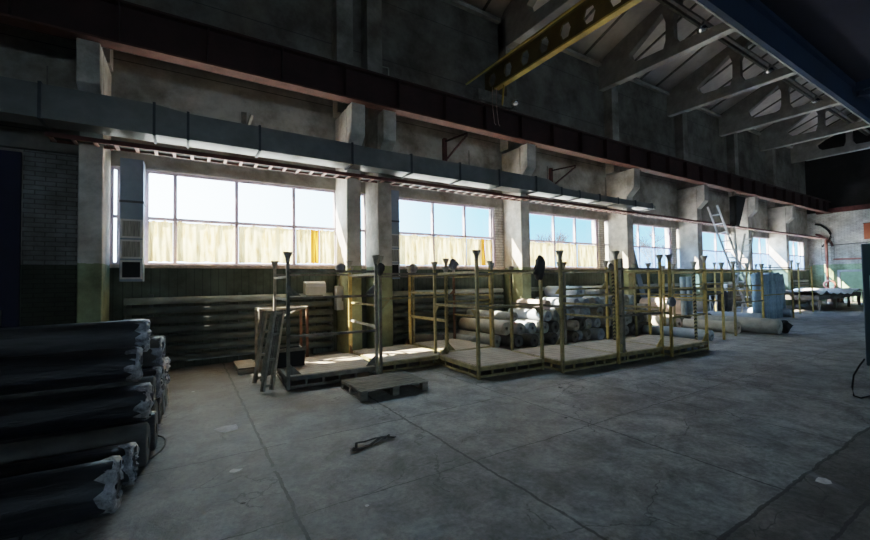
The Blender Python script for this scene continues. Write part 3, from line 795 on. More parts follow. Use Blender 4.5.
for a in ((0, 0, 1.13, 0, 1, O_, -.15), (1.39, 0, 1.13, -1, 0, O_, -.15), (0, 1.47, 1.13, 0, -1, O_, -.13)): gusset(eC, *a)
eD = rack(5.53, 4.76, 1.36, 1.36, -4, 'front row rack right of the black bag, with a bright straight front post', m=O_, posts=[O_, None, T_, O_], hts=[2.12, 2.0, 2.0, 1.9],
     rails=[('fo', 1.77), ('fo', 1.32), ('lo', 1.76), ('ld', 1.15), ('rd', 1.77), ('ro', 1.1), ('bd', 1.77), ('fd', 1.12)])
for a in ((0, 0, 1.12, 0, 1, O_, -.13), (1.36, 1.36, .21, -1, 0, O_, .16), (1.36, 1.36, 1.3, -1, 0, Y_, .14)): gusset(eD, *a)
eE = rack(6.97, 4.66, 1.38, 1.3, -3, 'rack with the thick yellow corner post and a dark post behind it', m=O_, posts=[Y_, Y_, Y_, D_], hts=[2.14, 2.1, 2.05, 2.0],
     rails=[('fd', 1.8), ('fo', 1.42), ('fd', .9), ('lo', 1.1), ('lo', .86), ('ro', 1.78), ('ro', 1.0), ('bd', 1.78), ('bo', 1.4)])
for a in ((0.06, 0, .21, 1, 0, O_, .16), (1.38, 0, .21, -1, 0, Y_, .18), (1.38, 1.3, 1.42, -1, 0, O_, .14)): gusset(eE, *a)
MB().box(-.035, .035, -.035, .035, 0, 2.0).build('post', D_, eE, loc=(.16, .02, 0))
eF = rack(8.45, 4.45, 1.42, 1.3, -1, 'rack with a taped corner post, in front of the blue grey rolls', m=O_, posts=[Y_, Y_, Y_, T_], hts=[2.1, 2.1, 2.0, 2.05],
     rails=[('fo', 1.78), ('fo', 1.36), ('fo', .8), ('lo', 1.76), ('lo', .9), ('ro', 1.78), ('ry', 1.15), ('bd', 1.78), ('bo', 1.4)])
for a in ((1.42, 0, .21, -1, 0, Y_, .18), (1.42, 0, 1.36, -1, 0, O_, .14), (0, 0, 1.33, 1, 0, O_, -.14)): gusset(eF, *a)
eG = rack(10.4, 4.9, 1.42, 1.5, 0, 'deckless rack frame over the long pale rolls', m=O_, posts=[T_, Y_, Y_, O_], hts=[2.0, 2.0, 1.98, 2.0], deck=False,
     rails=[('fo', 1.78), ('fo', 1.2), ('fy', 1.45), ('ro', 1.76), ('ro', 1.0), ('bo', 1.76), ('lo', 1.2), ('bo', .7)])
eH = rack(12.75, 5.0, 1.85, 1.6, 0, 'deckless rack frame in front of the pale cloth bundle', m=O_, posts=[O_, Y_, Y_, O_], hts=[2.05, 2.0, 1.98, 2.05], deck=False,
     rails=[('fo', 1.8), ('fo', 1.36), ('fd', .9), ('ro', 1.78), ('ry', 1.2), ('bo', 1.76), ('by', 1.3), ('lo', 1.3)])
eI = rack(17.4, 5.95, 2.8, 1.5, 0, 'far rack frame holding the standing blue rolls', m=Y_, posts=[None, Y_, Y_, Y_], hts=[2.2, 2.25, 2.2, 2.2], deck=False,
     rails=[('fd', 1.95), ('fo', .95), ('ro', 1.9), ('ro', .9), ('bo', 1.9)])
eJ = rack(22.3, 6.35, 1.6, 1.5, 0, 'farthest rack frame, its bright yellow post by the covered table', m=Y_, posts=[Y_, Y_, Y_, Y_], hts=[2.2, 2.2, 2.2, 2.2], deck=False,
     rails=[('fo', 1.95), ('fo', 1.2), ('lo', 1.9), ('bo', 1.9), ('ld', .9)])
tpw = MB().lathe([(.03, -.09), (.075, -.06), (.09, 0), (.07, .07), (.03, .1)], (0, 0, 0), 'z', 10).build('tape_bundle', M['rollblue'], eF, loc=(0, -.02, 1.12))

# rags and gloves on the posts
def cloth(x, y, z, sx, sy, sz, m, lab, seed, tail=0.):
    rnd = random.Random(seed); bm = bmesh.new(); bmesh.ops.create_icosphere(bm, subdivisions=3, radius=1)
    from mathutils import noise as mn
    for v in bm.verts:
        k = 1+.55*mn.noise(v.co*1.6+Vector((seed, seed*2, 0)))+.35*mn.noise(v.co*4+Vector((0, seed, seed)))
        v.co = Vector((v.co.x*sx*k, v.co.y*sy*k, v.co.z*sz*(1+.1*k)))
        if v.co.z < 0: v.co.z -= tail*abs(sin(v.co.x*40+seed))*.6+tail*.3; v.co.x -= tail*.3
    for fc in bm.faces: fc.smooth = True
    me = bpy.data.meshes.new('rag'); bm.to_mesh(me); bm.free(); me.materials.append(m)
    o = bpy.data.objects.new('cloth_rag', me); C.objects.link(o); o.location = (x, y, z); tag(o, lab, 'rag'); return o
cloth(5.45, 5.15, 1.88, .095, .085, .17, M['blackbag'], 'black bag hung over a rack post, right of the tallest post', 3, tail=.12)
cloth(2.93, 6.52, 1.86, .07, .06, .09, M['blackbag'], 'dark rag bundled on the second rack front post', 5, .04)
cloth(2.66, 7.86, 1.92, .1, .08, .09, M['greybag'], 'grey cloth lump on the first rack rear rail', 8, .02)
cloth(4.42, 8.06, 1.93, .11, .09, .1, M['greybag'], 'grey cap like cloth on a rear post under the middle window', 9, .03)
cloth(4.55, 6.62, 1.96, .1, .07, .1, M['greybag'], 'crumpled grey cloth beside the striped post', 12, .03)
cloth(8.4, 5.75, 1.88, .07, .06, .09, M['darksteel'], 'dark clamp lump on top of the fifth rack rear post', 15, 0)

# ------------------------------------------------------------------ wooden pallet, board, leaning frames
e = empty('wooden_pallet', (2.02, 5.19, 0), 'low grey wooden slatted pallet lying alone on the floor', 'pallet', rz=math.radians(0))
for k in range(9):
    MB().box(0, 1.07, .0+k*.0925, .068+k*.0925, .115, .135).build('slat', M['graywood'], e)
for k, x in enumerate((.0, .48, .96)):
    MB().box(x, x+.1, 0, .815, .095, .114).build('cross_board', M['graywood'], e)
    for y in (0, .37, .72): MB().box(x, x+.1, y, y+.09, .02, .0945).build('block', M['graywood'], e)
    MB().box(x, x+.1, 0, .815, .0, .019).build('skid', M['graywood'], e)

e = empty('board_platform', (.8, 7.95, 0), 'low wooden board platform behind the leaning ladder frames', 'platform')
MB().box(0, .33, 0, .85, .09, .12).build('board_top', M['deck'], e)
for y in (.05, .4, .75): MB().box(0, .33, y, y+.06, 0, .089).build('bearer', M['graywood'], e)

def ladder_frame(p0, p1, w, label, slats=None, m=P_):
    """leaning frame: p0 foot centre, p1 top centre, width vector w"""
    p0, p1, w = Vector(p0), Vector(p1), Vector(w)
    e = empty('leaning_ladder', p0, label, 'ladder')
    a, b_ = -w/2, w/2; d = p1-p0
    MB().bar(a, a+d, .05).build('side_rail', m, e); MB().bar(b_, b_+d, .05).build('side_rail', m, e)
    for q in (.06, .38, .7, .97): MB().bar(a+d*q, b_+d*q, .035).build('rung', m, e)
    if slats: 
        mm = MB()
        nrm = d.cross(w).normalized()
        for q in range(5): s_ = (q+.5)/5; mm.bar(a+(b_-a)*s_+d*.18+nrm*.03, a+(b_-a)*s_+d*.92+nrm*.03, .02, .02)
        mm.build('slats', M['graywood'], e)
    return e
ladder_frame((1.03, 6.42, .03), (1.23, 6.6, 1.19), (.13, .04, 0), 'leaning grey ladder like frame, front one with slats, by the first rack', slats=True, m=P_)
ladder_frame((1.0, 7.05, .03), (1.2, 7.2, 1.16), (.12, .05, 0), 'leaning grey ladder frame behind the slatted one', m=P_)
e = empty('steel_stand', (1.17, 8.0, 0), 'dark upright steel table frame between the leaning ladders and first rack', 'stand')
for x, y in ((0, 0), (.85, 0), (0, .5), (.85, .5)): MB().bar((x, y, 0), (x, y, 1.16), .045).build('leg', M['rust'] if x else D_, e)
t = MB(); t.bar((0, 0, 1.14), (.85, 0, 1.14), .05); t.bar((0, .5, 1.14), (.85, .5, 1.14), .05); t.bar((0, 0, 1.14), (0, .5, 1.14), .05); t.bar((.85, 0, 1.14), (.85, .5, 1.14), .05)
t.build('top_frame', P_, e)
MB().bar((.3, 0, .95), (.8, 0, 1.15), .03).build('brace', P_, e)
e = empty('black_crate', (1.5, 7.25, .206), 'black open crate on the first rack deck', 'crate')
cb = MB(); cb.box(-.2, .25, -.15, .15, 0, .02); cb.box(-.2, .25, -.15, -.13, .02, .3); cb.box(-.2, .25, .13, .15, .02, .3); cb.box(-.2, -.18, -.13, .13, .02, .3); cb.box(.23, .25, -.13, .13, .02, .3)
cb.build('crate_body', M['black'], e); MB().box(-.22, .27, -.17, -.151, .26, .32).build('crate_rim', M['darksteel'], e)

# ------------------------------------------------------------------ rolls
def roll_mesh(L_, R__, seed, wob=.012, seg=22, nl=12, sag=0.):
    """roll body along +x from 0 to L, hollow core at both ends"""
    rnd = random.Random(seed); bm = bmesh.new(); rings = []
    ph = [rnd.uniform(0, 6.28) for _ in range(3)]
    def ring(x, rr, w=True):
        out = []
        for k in range(seg):
            a = 2*PI*k/seg
            q = rr*(1+(wob*(sin(3*a+ph[0]+x*2)+.6*sin(5*a+ph[1]-x*3))/R__*.4 if w else 0))
            out.append(bm.verts.new((x, q*cos(a), q*sin(a))))
        return out
    rings.append(ring(.12, R__*.26, False)); rings.append(ring(0.0, R__*.28, False)); rings.append(ring(-.0, R__*.9)); 
    for i in range(nl+1): rings.append(ring(.012+(L_-.024)*i/nl, R__*(1-.02*rnd.random())))
    rings.append(ring(L_, R__*.9)); rings.append(ring(L_, R__*.28, False)); rings.append(ring(L_-.12, R__*.26, False))
    for i in range(len(rings)-1):
        endp = i in (0, 1) or i >= len(rings)-3
        for k in range(seg):
            fc = bm.faces.new([rings[i][k], rings[i][(k+1)%seg], rings[i+1][(k+1)%seg], rings[i+1][k]])
            fc.smooth = not endp
            if i in (1, len(rings)-3): fc.material_index = 1
            if i in (0, len(rings)-2): fc.material_index = 2
    bm.faces.new(rings[0][::-1]).material_index = 2; bm.faces.new(rings[-1]).material_index = 2
    bmesh.ops.recalc_face_normals(bm, faces=bm.faces)
    me = bpy.data.meshes.new('fabric_roll'); bm.to_mesh(me); bm.free()
    return me
def set_mats(me, a, b=None, c=None):
    me.materials.clear(); me.materials.append(a); me.materials.append(b or M['rollend']); me.materials.append(c or M['core'])

def torn_wrap(par, R__, x, seed, m=None):
    """ragged film end gathered round the roll end"""
    rnd = random.Random(seed); bm = bmesh.new(); seg = 30; rows = []
    for j, (dx, k) in enumerate(((-.07, 1.012), (-.03, 1.02), (0, 1.02), (.02, .85), (.01, .55))):
        row = []
        for i in range(seg):
            a = 2*PI*i/seg; q = R__*k*(1+rnd.uniform(-.05, .05)*(j > 0)); row.append(bm.verts.new((x+dx+rnd.uniform(-.025, .03)*(.6 if j else 1.6), q*cos(a), q*sin(a))))
        rows.append(row)
    for j in range(4):
        for i in range(seg):
            if j == 3 and rnd.random() < .35: continue
            fc = bm.faces.new([rows[j][i], rows[j][(i+1)%seg], rows[j+1][(i+1)%seg], rows[j+1][i]]); fc.smooth = True
    me = bpy.data.meshes.new('torn_wrap'); bm.to_mesh(me); bm.free(); me.materials.append(m or M['wrapwhite'])
    o = bpy.data.objects.new('torn_wrap', me); C.objects.link(o); o.parent = par; return o

# left stack, rolls run along X with their ends to the right: (x_end, y, z, radius, tilt deg, material, film, label)
LS = [
 (-.42, 3.72, .185, .185, 3.0, 'wrapdark', 1, 'front film wrapped dark roll on the floor, lowest and nearest of the left stack'),
 (-.36, 4.11, .165, .16, 2.5, 'wrapdark', 1, 'glossy wrapped dark roll just behind the front one, left stack'),
 (-.28, 4.49, .19, .185, 2.0, 'rollbrown', 0, 'grey brown roll with open hollow end low in the left stack'),
 (-.24, 4.9, .19, .185, 1.5, 'wrapgrey', 0, 'dark grey roll in the bottom row beside the curled wire'),
 (-.3, 4.76, .505, .165, 1.5, 'wrapdark', 1, 'black wrapped roll in the second row of the left stack'),
 (-.27, 5.12, .52, .16, .8, 'rollbrown', 0, 'brown roll just showing behind the black wrapped roll'),
 (-.4, 5.08, .82, .17, .8, 'wrapdark', 1, 'black roll under the topmost roll, its film torn white at the end'),
 (-.36, 5.4, 1.07, .17, .3, 'wrapgrey', 1, 'topmost charcoal roll of the left stack'),
 (-.26, 5.32, .19, .185, 0, 'rollbrown', 0, 'hidden bottom row roll seen only at its end, left stack'),
 (-.24, 5.72, .19, .185, 0, 'wrapdark', 0, 'bottom row dark roll end near the back of the left stack'),
 (-.25, 5.5, .53, .17, 0, 'wrapgrey', 1, 'second row roll end behind the black wrapped ones'),
 (-.22, 6.12, .18, .18, 0, 'rollgrey', 0, 'pale bottom roll end at the back of the left stack'),
 (-.22, 5.92, .52, .17, 0, 'wrapdark', 1, 'black second row roll end at the back of the left stack'),
 (-.24, 5.75, .84, .165, 0, 'rollbrown', 1, 'torn roll end right below the topmost roll'),
 (-.2, 6.52, .18, .18, 0, 'rollcream', 0, 'rearmost pale roll on the floor, left stack'),
 (-.2, 6.3, .51, .165, 0, 'rollgrey', 1, 'rearmost second row roll with white torn film'),
 (-.22, 6.12, .83, .16, 0, 'rollbrown', 0, 'rearmost upper roll end of the left stack'),
]
for i, (xe, y, z, R__, tl, mm, film, lab) in enumerate(LS):
    Ln = 3.6
    me = roll_mesh(Ln, R__, 100+i, wob=.02, seg=26, nl=22); set_mats(me, M[mm])
    o = bpy.data.objects.new('fabric_roll', me); C.objects.link(o)
    e = empty('fabric_roll', (xe, y, z), lab, 'roll'); tl = 1.6; o.name = 'roll_body'; o.parent = e
    e.rotation_euler = (0, 0, math.radians(-tl)); o.location = (-Ln, 0, 0)
    if film: torn_wrap(o, R__, Ln, 40+i)
ww = tag(MB().tube([(-.33, 4.55, .012), (-.26, 4.62, .012), (-.2, 4.75, .012), (-.17, 4.9, .012), (-.17, 5.05, .012), (-.2, 5.18, .012), (-.26, 5.27, .012)], .008, 6).build('curled_wire', M['darksteel']), 'thin curled wire on the floor at the end of the left stack', 'wire')

# pile behind the racks: rolls run into the depth, ends to the hall
protos = []
pm = ['rollgrey', 'rollcream', 'rollblue', 'rollbrown', 'rollgrey', 'rollbrown']
def pile_roll(x, yf, z, R__, L_, mname, lab, grp, seed, rz=0., cat='roll'):
    me = roll_mesh(L_, R__, seed, wob=.012, seg=18, nl=6); set_mats(me, M[mname])
    o = bpy.data.objects.new('fabric_roll', me); C.objects.link(o)
    o.location = (x, yf, z); o.rotation_euler = (0, 0, PI/2+rz); tag(o, lab, cat, grp)
    return o
rnd = random.Random(5)
# bottom sparse rolls left of the pile
pile_roll(5.95, 7.75, .14, .13, 1.55, 'rollgrey', 'pale roll on the floor left of the pile, behind the third rack', None, 301, .05)
pile_roll(5.35, 8.25, .17, .16, .85, 'rollbrown', 'dull brown roll by the radiator, left end of the pile', None, 302, .9)
pile_roll(6.42, 7.5, .15, .15, 1.6, 'rollgrey', 'dark ended bottom roll at the left of the pile', None, 303, .03)
pile_roll(6.55, 7.3, .46, .165, 1.7, 'rollcream', 'cream roll second up at the left of the pile', None, 304, .04)
pile_roll(6.78, 7.25, .73, .11, 1.75, 'rollgrey', 'thin pale roll topmost at the left of the pile', None, 305, .05)
pile_roll(6.8, 7.15, .15, .15, 1.7, 'rollbrown', 'dark roll second along the floor at the left of the pile', None, 306, 0)
pile_roll(6.92, 7.2, .44, .15, 1.7, 'rollgrey', 'grey roll with clear hollow core, second up', None, 307, 0)
lev = ['bottom', 'second', 'third', 'fourth', 'top']
def nlev(x): return 2 if x < 7.6 else 3 if x < 8.7 else 4 if x < 11.4 else 3
xx = 7.14; cnt = 0
while xx < 12.2:
    n_ = nlev(xx)
    yf = 7.0 if xx < 8.2 else 6.85
    for lv in range(n_):
        R__ = .15 if lv else .155
        R__ *= rnd.uniform(.88, 1.05)
        x_ = xx+(.155 if lv % 2 else 0)
        z_ = .155+lv*.272
        mname = rnd.choice(pm) if lv < n_-1 else rnd.choice(['rollblue', 'rollgrey', 'rollcream', 'rollblue'])
        y_ = yf+rnd.uniform(-.12, .12)+lv*.1
        lab = 'fabric roll in the %s row of the pile against the green wall' % lev[lv]
        pile_roll(x_, y_, z_, R__, min(8.52-y_, 1.95), mname, lab, 'rolls in the %s row of the pile' % lev[lv], 400+cnt, rnd.uniform(-.03, .03)); cnt += 1
    xx += .318
# larger pale rolls on top of the pile
for x_, y_, z_, R_2, mn, lab in ((8.1, 7.4, .96, .13, 'rollpink', 'pinkish wrapped roll lying on the left shoulder of the pile'),
                     (9.3, 7.3, 1.27, .17, 'rollblue', 'large pale roll on top of the pile, behind the thick yellow post'),
                     (10.3, 7.3, 1.25, .15, 'rollgrey', 'grey roll on top of the pile towards the right')):
    pile_roll(x_, y_, z_, R_2, min(1.5, 8.5-y_), mn, lab, None, 700+int(x_*10), 0)
# bundles and rolls on the floor further right
pile_roll(14.2, 6.95, .66, .27, 1.55, 'rollpink', 'big pinkish wrapped bundle behind the taped rack', None, 801, -.05)
pile_roll(15.2, 6.8, .6, .19, 1.7, 'rollgrey', 'grey wrapped roll right of the pink bundle', None, 802, -.03)
pile_roll(13.85, 6.8, .195, .19, 1.7, 'rollbrown', 'dark roll under the pink bundle, left', None, 803, 0)
pile_roll(14.25, 6.75, .195, .19, 1.7, 'rollbrown', 'dark roll under the pink bundle, middle', None, 804, 0)
pile_roll(14.66, 6.7, .2, .2, 1.7, 'rollcream', 'cream ended roll under the pink bundle, right', None, 805, 0)
pile_roll(15.2, 6.7, .2, .2, 1.7, 'rollbrown', 'dark roll under the grey wrapped roll', None, 806, 0)
pile_roll(12.75, 6.7, .2, .2, 1.8, 'rollcream', 'low cream roll left of the pink bundle', None, 807, .0)
pile_roll(13.2, 6.7, .18, .17, 1.8, 'rollpink', 'low rosy roll beside the low cream roll', None, 808, .0)
pile_roll(11.3, 4.95, .14, .13, 1.75, 'rollblue', 'long pale blue grey roll under the deckless frame, nearest', None, 809, .0)
pile_roll(11.65, 5.1, .13, .12, 1.6, 'rollgrey', 'long grey roll second under the deckless frame', None, 810, .02)
pile_roll(13.35, 5.15, .17, .17, 1.45, 'rollcream', 'long beige roll lying between the two deckless frames', None, 811, .02)
pile_roll(14.33, 5.4, .18, .17, 1.25, 'rollblue', 'long pale roll behind the beige one', None, 812, .0)
o = pile_roll(13.9, 4.4, .225, .22, 2.2, 'rollgrey', 'thick grey roll in front of the standing blue rolls', None, 813, .0)
pile_roll(16.3, 5.6, .2, .2, 2.0, 'rollblue', 'blue grey roll lying just right of the thick grey roll', None, 814, 0)
pile_roll(20.2, 6.0, .18, .17, 1.8, 'rollblue', 'blue grey roll on the floor right of the yellow post', None, 815, 0)
pile_roll(20.9, 6.3, .16, .15, 1.8, 'rollgrey', 'grey roll on the floor near the farthest rack', None, 816, 0)
# black plastic sack at the roll end
cloth(14.35, 4.45, .19, .2, .15, .17, M['black'], 'crumpled black plastic sack on the floor beside the thick grey roll', 21, 0)['category'] = 'sack'
# standing blue rolls
for k in range(9):
    x_ = 17.7+k*.31; R_2 = .125 if k % 3 else .11
    lean = [.02, .01, -.01, .01, .0, .01, -.01, -.03, -.05][k]
    m_ = MB().tube([(0, 0, 0), (lean*1.0+.01*sin(k), .02, .6), (lean*1.6, .0, 1.2), (lean*1.9, .04, 1.72+.05*sin(k*2))], [R_2, R_2*.96, R_2, R_2*.97], 14)
    o = m_.build('standing_roll', M['standblue'], loc=(x_+.1, 6.3+.03*(k % 2), 0))
    tag(o, 'tall blue roll standing upright, %s from left of the standing row' % (ord_+['seventh', 'eighth', 'ninth'])[k], 'roll', 'blue rolls standing upright')
for k in range(2):
    o = MB().tube([(0, 0, 0), (.03, .03, 1.3), (.05, .05, 1.65)], .09, 12).build('standing_roll', M['standblue'], loc=(13.95+k*.35, 6.9, 0))
    tag(o, 'blue roll standing upright inside the deckless rack, %s one' % ['left', 'right'][k], 'roll')

# ------------------------------------------------------------------ covered table and clutter near the end wall
e = empty('covered_table', (28.2, 7.3, 0), 'long trestle piled with panels under white plastic sheet near the end wall', 'table')
bm = bmesh.new(); V = []
for i in range(25):
    row = []
    for j in range(9):
        s_ = i/24; t_ = j/8
        row.append(bm.verts.new((-3.6+7.0*s_, -1.05+2.1*t_, .86+.07*sin(s_*9+t_*3)+.05*sin(t_*11+s_*17)-(.1 if j in (0, 8) else 0)*(1+.5*sin(i*1.7)))))
    V.append(row)
for i in range(24):
    for j in range(8): fc = bm.faces.new([V[i][j], V[i+1][j], V[i+1][j+1], V[i][j+1]]); fc.smooth = True
me = bpy.data.meshes.new('sheet'); bm.to_mesh(me); bm.free(); me.materials.append(M['tarplastic'])
o = bpy.data.objects.new('plastic_sheet', me); C.objects.link(o); o.parent = e
MB().box(-3.5, 3.3, -.95, .95, .5, .72).build('panel_stack', M['rollbrown'], e)
for x in (-3.2, -1, 1.2, 3.1):
    for y in (-.9, .7): MB().bar((x, y, 0), (x, y, .5), .1).build('leg', D_, e)
for k, (x, y, w_, h_, mm, lab) in enumerate(((21.8, 8.75, 1.4, 1.3, 'rollbrown', 'dark stack of crates between far columns'), (26.2, 8.78, 1.3, 1.5, 'rust', 'rusty machine block behind the covered table'),
                                 (30.6, 8.8, 1.2, .8, 'darksteel', 'dark box at the far end of the covered table'), (32.6, 7.6, .9, .6, 'rust', 'rusty box near the gate'))):
    e = empty('storage_crate', (x, y, 0), lab, 'crate')
    MB().box(-w_/2, w_/2, -.22, .3, .08, h_).build('crate_body', M[mm], e, bev=.03)
    fr = MB(); fr.box(-w_/2-.03, w_/2+.03, -.26, -.221, h_*.45, h_*.52); fr.box(-w_/2-.03, w_/2+.03, -.26, -.221, h_-.08, h_)
    fr.build('batten', M['graywood'], e)
    sk = MB(); sk.box(-w_/2, -w_/2+.1, -.22, .3, 0, .079); sk.box(w_/2-.1, w_/2, -.22, .3, 0, .079); sk.build('skid', M['graywood'], e)

# white ladder stairs
def ladder(p, q, wv_, lab, n_=13, m=M['whitemetal']):
    p, q, wv_ = Vector(p), Vector(q), Vector(wv_); e = empty('ladder', p, lab, 'ladder'); d = q-p
    MB().bar(-wv_/2, d-wv_/2, .06, .06).build('stile', m, e); MB().bar(wv_/2, d+wv_/2, .06, .06).build('stile', m, e)
    for k in range(1, n_): MB().bar(d*(k/n_)-wv_/2, d*(k/n_)+wv_/2, .05).build('rung', m, e)
ladder((22.3, 8.05, 0), (18.7, 8.0, 4.6), (.1, .4, .0), 'white ladder leaning down to the right from the column head')
ladder((19.9, 7.75, 0), (21.7, 7.85, 3.6), (.1, .35, .0), 'pale thin ladder leaning the other way, crossing the white one', m=P_)
e = empty('hanging_hopper', (21.6, 8.3, 3.95), 'dark tapered steel hopper hung below the runway beam', 'hopper')
MB().hull([(-.3, -.12, 0), (.05, -.12, 0), (.05, .12, 0), (-.3, .12, 0)], [(-.2, -.15, 1.4), (.75, -.15, 1.4), (.75, .15, 1.4), (-.2, .15, 1.4)]).build('hopper_body', M['black'], e)
MB().bar((-.1, 0, 1.4), (-.1, 0, 1.63), .12).build('hanger', D_, e)
MB().bar((.0, 0, -1.9), (-.2, 0, .0), .07).build('drop_pipe', D_, e)
e = empty('hand_truck', (16.4, 7.2, 0), 'white tubular trolley frame beside the standing blue rolls', 'trolley')
fr = MB(); fr.tube([(0, 0, .1), (.0, 0, .95), (.5, 0, .95), (.5, 0, .1)], .03, 8); fr.tube([(0, 0, .1), (.5, 0, .9)], .02, 6); fr.tube([(.5, 0, .1), (0, 0, .9)], .02, 6)
fr.build('tube_frame', M['whitemetal'], e)
for x in (0, .5): MB().lathe([(.04, -.03), (.1, -.03), (.1, .03), (.04, .03)], (x, 0, .1), 'y', 12).build('wheel', M['black'], e)

# tall board leaning in window bay 4 beside the column
tag(MB().hull([(15.15, 8.85, 0), (15.45, 8.85, 0), (15.45, 8.9, 0), (15.15, 8.9, 0)], [(14.6, 9.3, 3.4), (14.9, 9.3, 3.4), (14.9, 9.34, 3.4), (14.6, 9.34, 3.4)]).build('leaning_board', M['ductdrop']),
    'tall blue grey board leaning beside the hazy window', 'board')

# ------------------------------------------------------------------ machine cabinet at the right edge
e = empty('machine_cabinet', (7.56, 1.51, 0), 'dark teal machine cabinet on a red base at the right edge', 'machine')
MB().box(.0, 1.1, -1.3, .0, .42, 2.02).build('cabinet_body', M['machineblue'], e, bev=.015)
MB().box(.06, 1.05, -1.25, -.05, 0, .419).build('base', M['machinerust'], e)
MB().box(-.02, -.001, -.62, -.07, 1.22, 1.6).build('pale_panel', M['paleblue'], e)
MB().box(-.03, -.001, -1.2, -.04, .40, .44).build('base_lip', M['rust'], e)
MB().tube([(-.02, -.35, .95), (-.08, -.2, .85), (-.06, -.12, .7), (-.05, -.1, .5)], .012, 6).build('hose', M['palesteel'], e)
tag(MB().tube([(7.6, 1.53, .5), (7.5, 1.56, .42), (7.42, 1.6, .3), (7.38, 1.61, .15), (7.38, 1.6, .04), (7.45, 1.55, .012), (7.6, 1.52, .012), (7.66, 1.51, .012)], .01, 6).build('floor_cable', M['black']), 'black cable looping to the floor beside the machine cabinet', 'cable')

# ------------------------------------------------------------------ litter
def scrap(x, y, s_, m, lab, seed, kind='paper_scrap', cat='paper'):
    rnd = random.Random(seed); bm = bmesh.new(); n_ = 7; vs = []
    for k in range(n_):
        a = 2*PI*k/n_; q = s_*rnd.uniform(.6, 1.1); vs.append(bm.verts.new((q*cos(a), q*sin(a)*.8, rnd.uniform(.003, .006))))
    c = bm.verts.new((0, 0, .006+s_*.03))
    for k in range(n_): bm.faces.new([vs[k], vs[(k+1)%n_], c])
    bmesh.ops.recalc_face_normals(bm, faces=bm.faces)
    me = bpy.data.meshes.new(kind); bm.to_mesh(me); bm.free(); me.materials.append(m)
    o = bpy.data.objects.new(kind, me); C.objects.link(o); o.location = (x, y, .001); tag(o, lab, cat); return o
scrap(.4, 5.08, .16, M['paper'], 'large pale flattened sheet on the floor near the left joint', 1, 'flattened_sheet', 'sheet')
scrap(.37, 3.9, .055, M['whitemetal'], 'small white crumpled paper on the floor by the long joint', 2)
scrap(1.11, 2.76, .022, M['whitemetal'], 'tiny white nub of litter on the dark floor', 3, 'litter_bit', 'litter')
scrap(4.24, 1.11, .08, M['paper'], 'pale scrap on the darker slab at right', 4)
scrap(.1, 7.13, .03, M['whitemetal'], 'small white bit on the floor near the radiator', 5, 'litter_bit', 'litter')
scrap(.36, 3.29, .022, M['black'], 'small black bit on the floor at the lower left', 6, 'litter_bit', 'litter')
scrap(4.73, 4.13, .04, M['black'], 'dark lump on the floor before the fourth rack', 7, 'litter_bit', 'litter')
scrap(3.75, 3.2, .03, M['black'], 'dark speck in the middle of the open floor', 8, 'litter_bit', 'litter')
def ribbon(pts, w_, h_, name, parent=None):
    b = MB(); pts = [Vector((p[0], p[1], h_[i % len(h_)])) for i, p in enumerate(pts)]
    for a, c in zip(pts, pts[1:]): b.bar(a, c+(c-a)*.12, w_, .006)
    return b.build(name, M['black'], parent)
sp = empty('packing_strap', (1.55, 3.78, 0), 'loose twisted black strap lying on the open floor', 'strap')
S1 = [(1.36,3.76),(1.36,3.72),(1.38,3.7),(1.44,3.71),(1.55,3.74),(1.64,3.77),(1.71,3.84),(1.75,3.86),(1.79,3.82),(1.81,3.74)]; S2 = [(1.4,3.73),(1.42,3.78),(1.44,3.82),(1.52,3.83),(1.62,3.8),(1.66,3.82),(1.73,3.8),(1.78,3.8)]
o1 = ribbon([(x-1.55, y-3.78) for x, y in S1], .034, [.012, .03, .02, .012], 'strap_strand', sp)
o2 = ribbon([(x-1.55, y-3.78) for x, y in S2], .026, [.02, .04, .03], 'strap_strand', sp)

# ------------------------------------------------------------------ outside
g_ = struct(MB().box(-60, 120, YW+.3, 140, -.3, -.1).build('ground_outside', M['bounceground']))
def tree(x, y, h, seed, lab):
    rnd = random.Random(seed); b = MB()
    def br(p, d, ln, r_, lv):
        q = p+d*ln; b.tube([p, q], [r_, r_*.65], 5)
        if lv == 0: return
        for k in range(4 if lv > 1 else 3):
            nd = (d+Vector((rnd.uniform(-.75, .75), rnd.uniform(-.75, .75), rnd.uniform(-.1, .5)))).normalized()
            br(p+d*ln*rnd.uniform(.55, 1), nd, ln*rnd.uniform(.55, .75), r_*.55, lv-1)
    br(Vector((0, 0, 0)), Vector((0, 0, 1)), h*.38, .22, 5)
    o = b.build('bare_tree', M['bark'], loc=(x, y, -.15)); tag(o, lab, 'tree')
tree(32.3, 30, 7.4, 3, 'bare winter tree outside the third window')
tree(60, 34, 10, 5, 'bare tree outside the hazy window bay')

# ------------------------------------------------------------------ light
wd = bpy.data.worlds.new('sky'); bpy.context.scene.world = wd; t, N, L = nt(wd)
out = N.new('ShaderNodeOutputWorld'); bg = N.new('ShaderNodeBackground'); L.new(bg.outputs[0], out.inputs[0])
tc = N.new('ShaderNodeTexCoord'); s = N.new('ShaderNodeSeparateXYZ'); L.new(tc.outputs['Generated'], s.inputs[0])
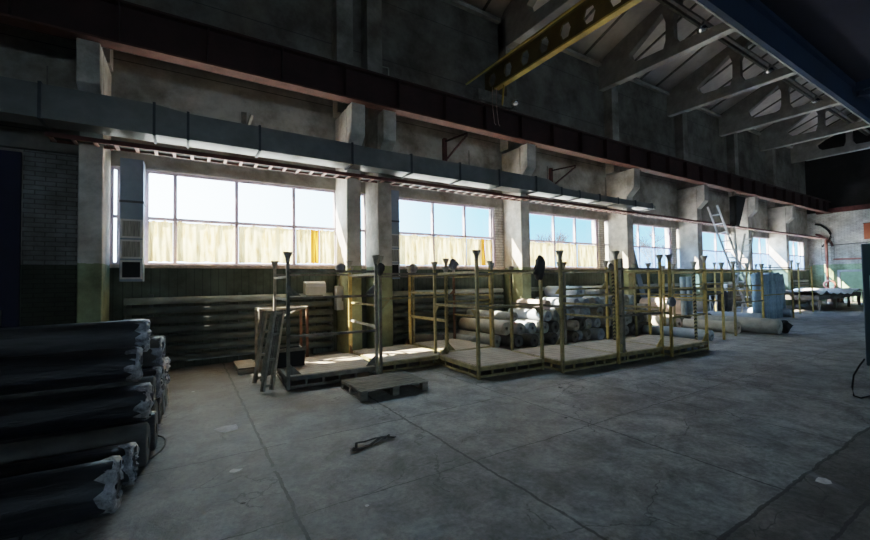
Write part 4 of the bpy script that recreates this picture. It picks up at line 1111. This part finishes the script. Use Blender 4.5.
# brighter and whiter to the left (towards the sun), bluer to the right
dx = N.new('ShaderNodeMapRange'); L.new(s.outputs[0], dx.inputs[0]); dx.inputs[1].default_value = -.1; dx.inputs[2].default_value = .66
c1 = mixc(N, L, dx.outputs[0], (.62, .87, 1.0), (.0, .29, .64))
c2 = mixc(N, L, ramp(N, L, s.outputs[2], 0., (1, 1, 1), .45, (0, 0, 0)), c1, (.85, .93, 1.))
hz = N.new('ShaderNodeMapRange'); L.new(s.outputs[2], hz.inputs[0]); hz.inputs[1].default_value = -.02; hz.inputs[2].default_value = .35
c3 = mixc(N, L, hz.outputs[0], mixc(N, L, .22, c1, (.9, .95, 1.)), c1)
L.new(c3, bg.inputs[0])
st = N.new('ShaderNodeMapRange'); L.new(s.outputs[0], st.inputs[0]); st.inputs[1].default_value = -.2; st.inputs[2].default_value = .8
st.inputs[3].default_value = 7; st.inputs[4].default_value = 2.4
L.new(st.outputs[0], bg.inputs[1])
sun = bpy.data.lights.new('sun', 'SUN'); sun.energy = 28; sun.angle = .009; sun.color = (1, .88, .7)
so = bpy.data.objects.new('sun', sun); C.objects.link(so)
so.rotation_euler = Vector((1.1, -1., -1.38)).to_track_quat('-Z', 'Y').to_euler()
for (xa, xb) in ((-1.19, 13.85), (14.6, 34.2)):
    al = bpy.data.lights.new('sky_portal', 'AREA'); al.shape = 'RECTANGLE'; al.size = xb-xa; al.size_y = 1.85; al.cycles.is_portal = True
    ao = bpy.data.objects.new('sky_portal', al); C.objects.link(ao); ao.location = ((xa+xb)/2, YW+.2, 2.93); ao.rotation_euler = (-PI/2, 0, 0)
sc = bpy.context.scene
sc.view_settings.view_transform = 'Filmic'; sc.view_settings.look = 'Medium Contrast'; sc.view_settings.exposure = 1.35
sc.cycles.max_bounces = 8; sc.cycles.diffuse_bounces = 5; sc.cycles.transparent_max_bounces = 12
sc.cycles.use_denoising = True; sc.cycles.sample_clamp_indirect = 6
sc.cycles.caustics_reflective = False; sc.cycles.caustics_refractive = False
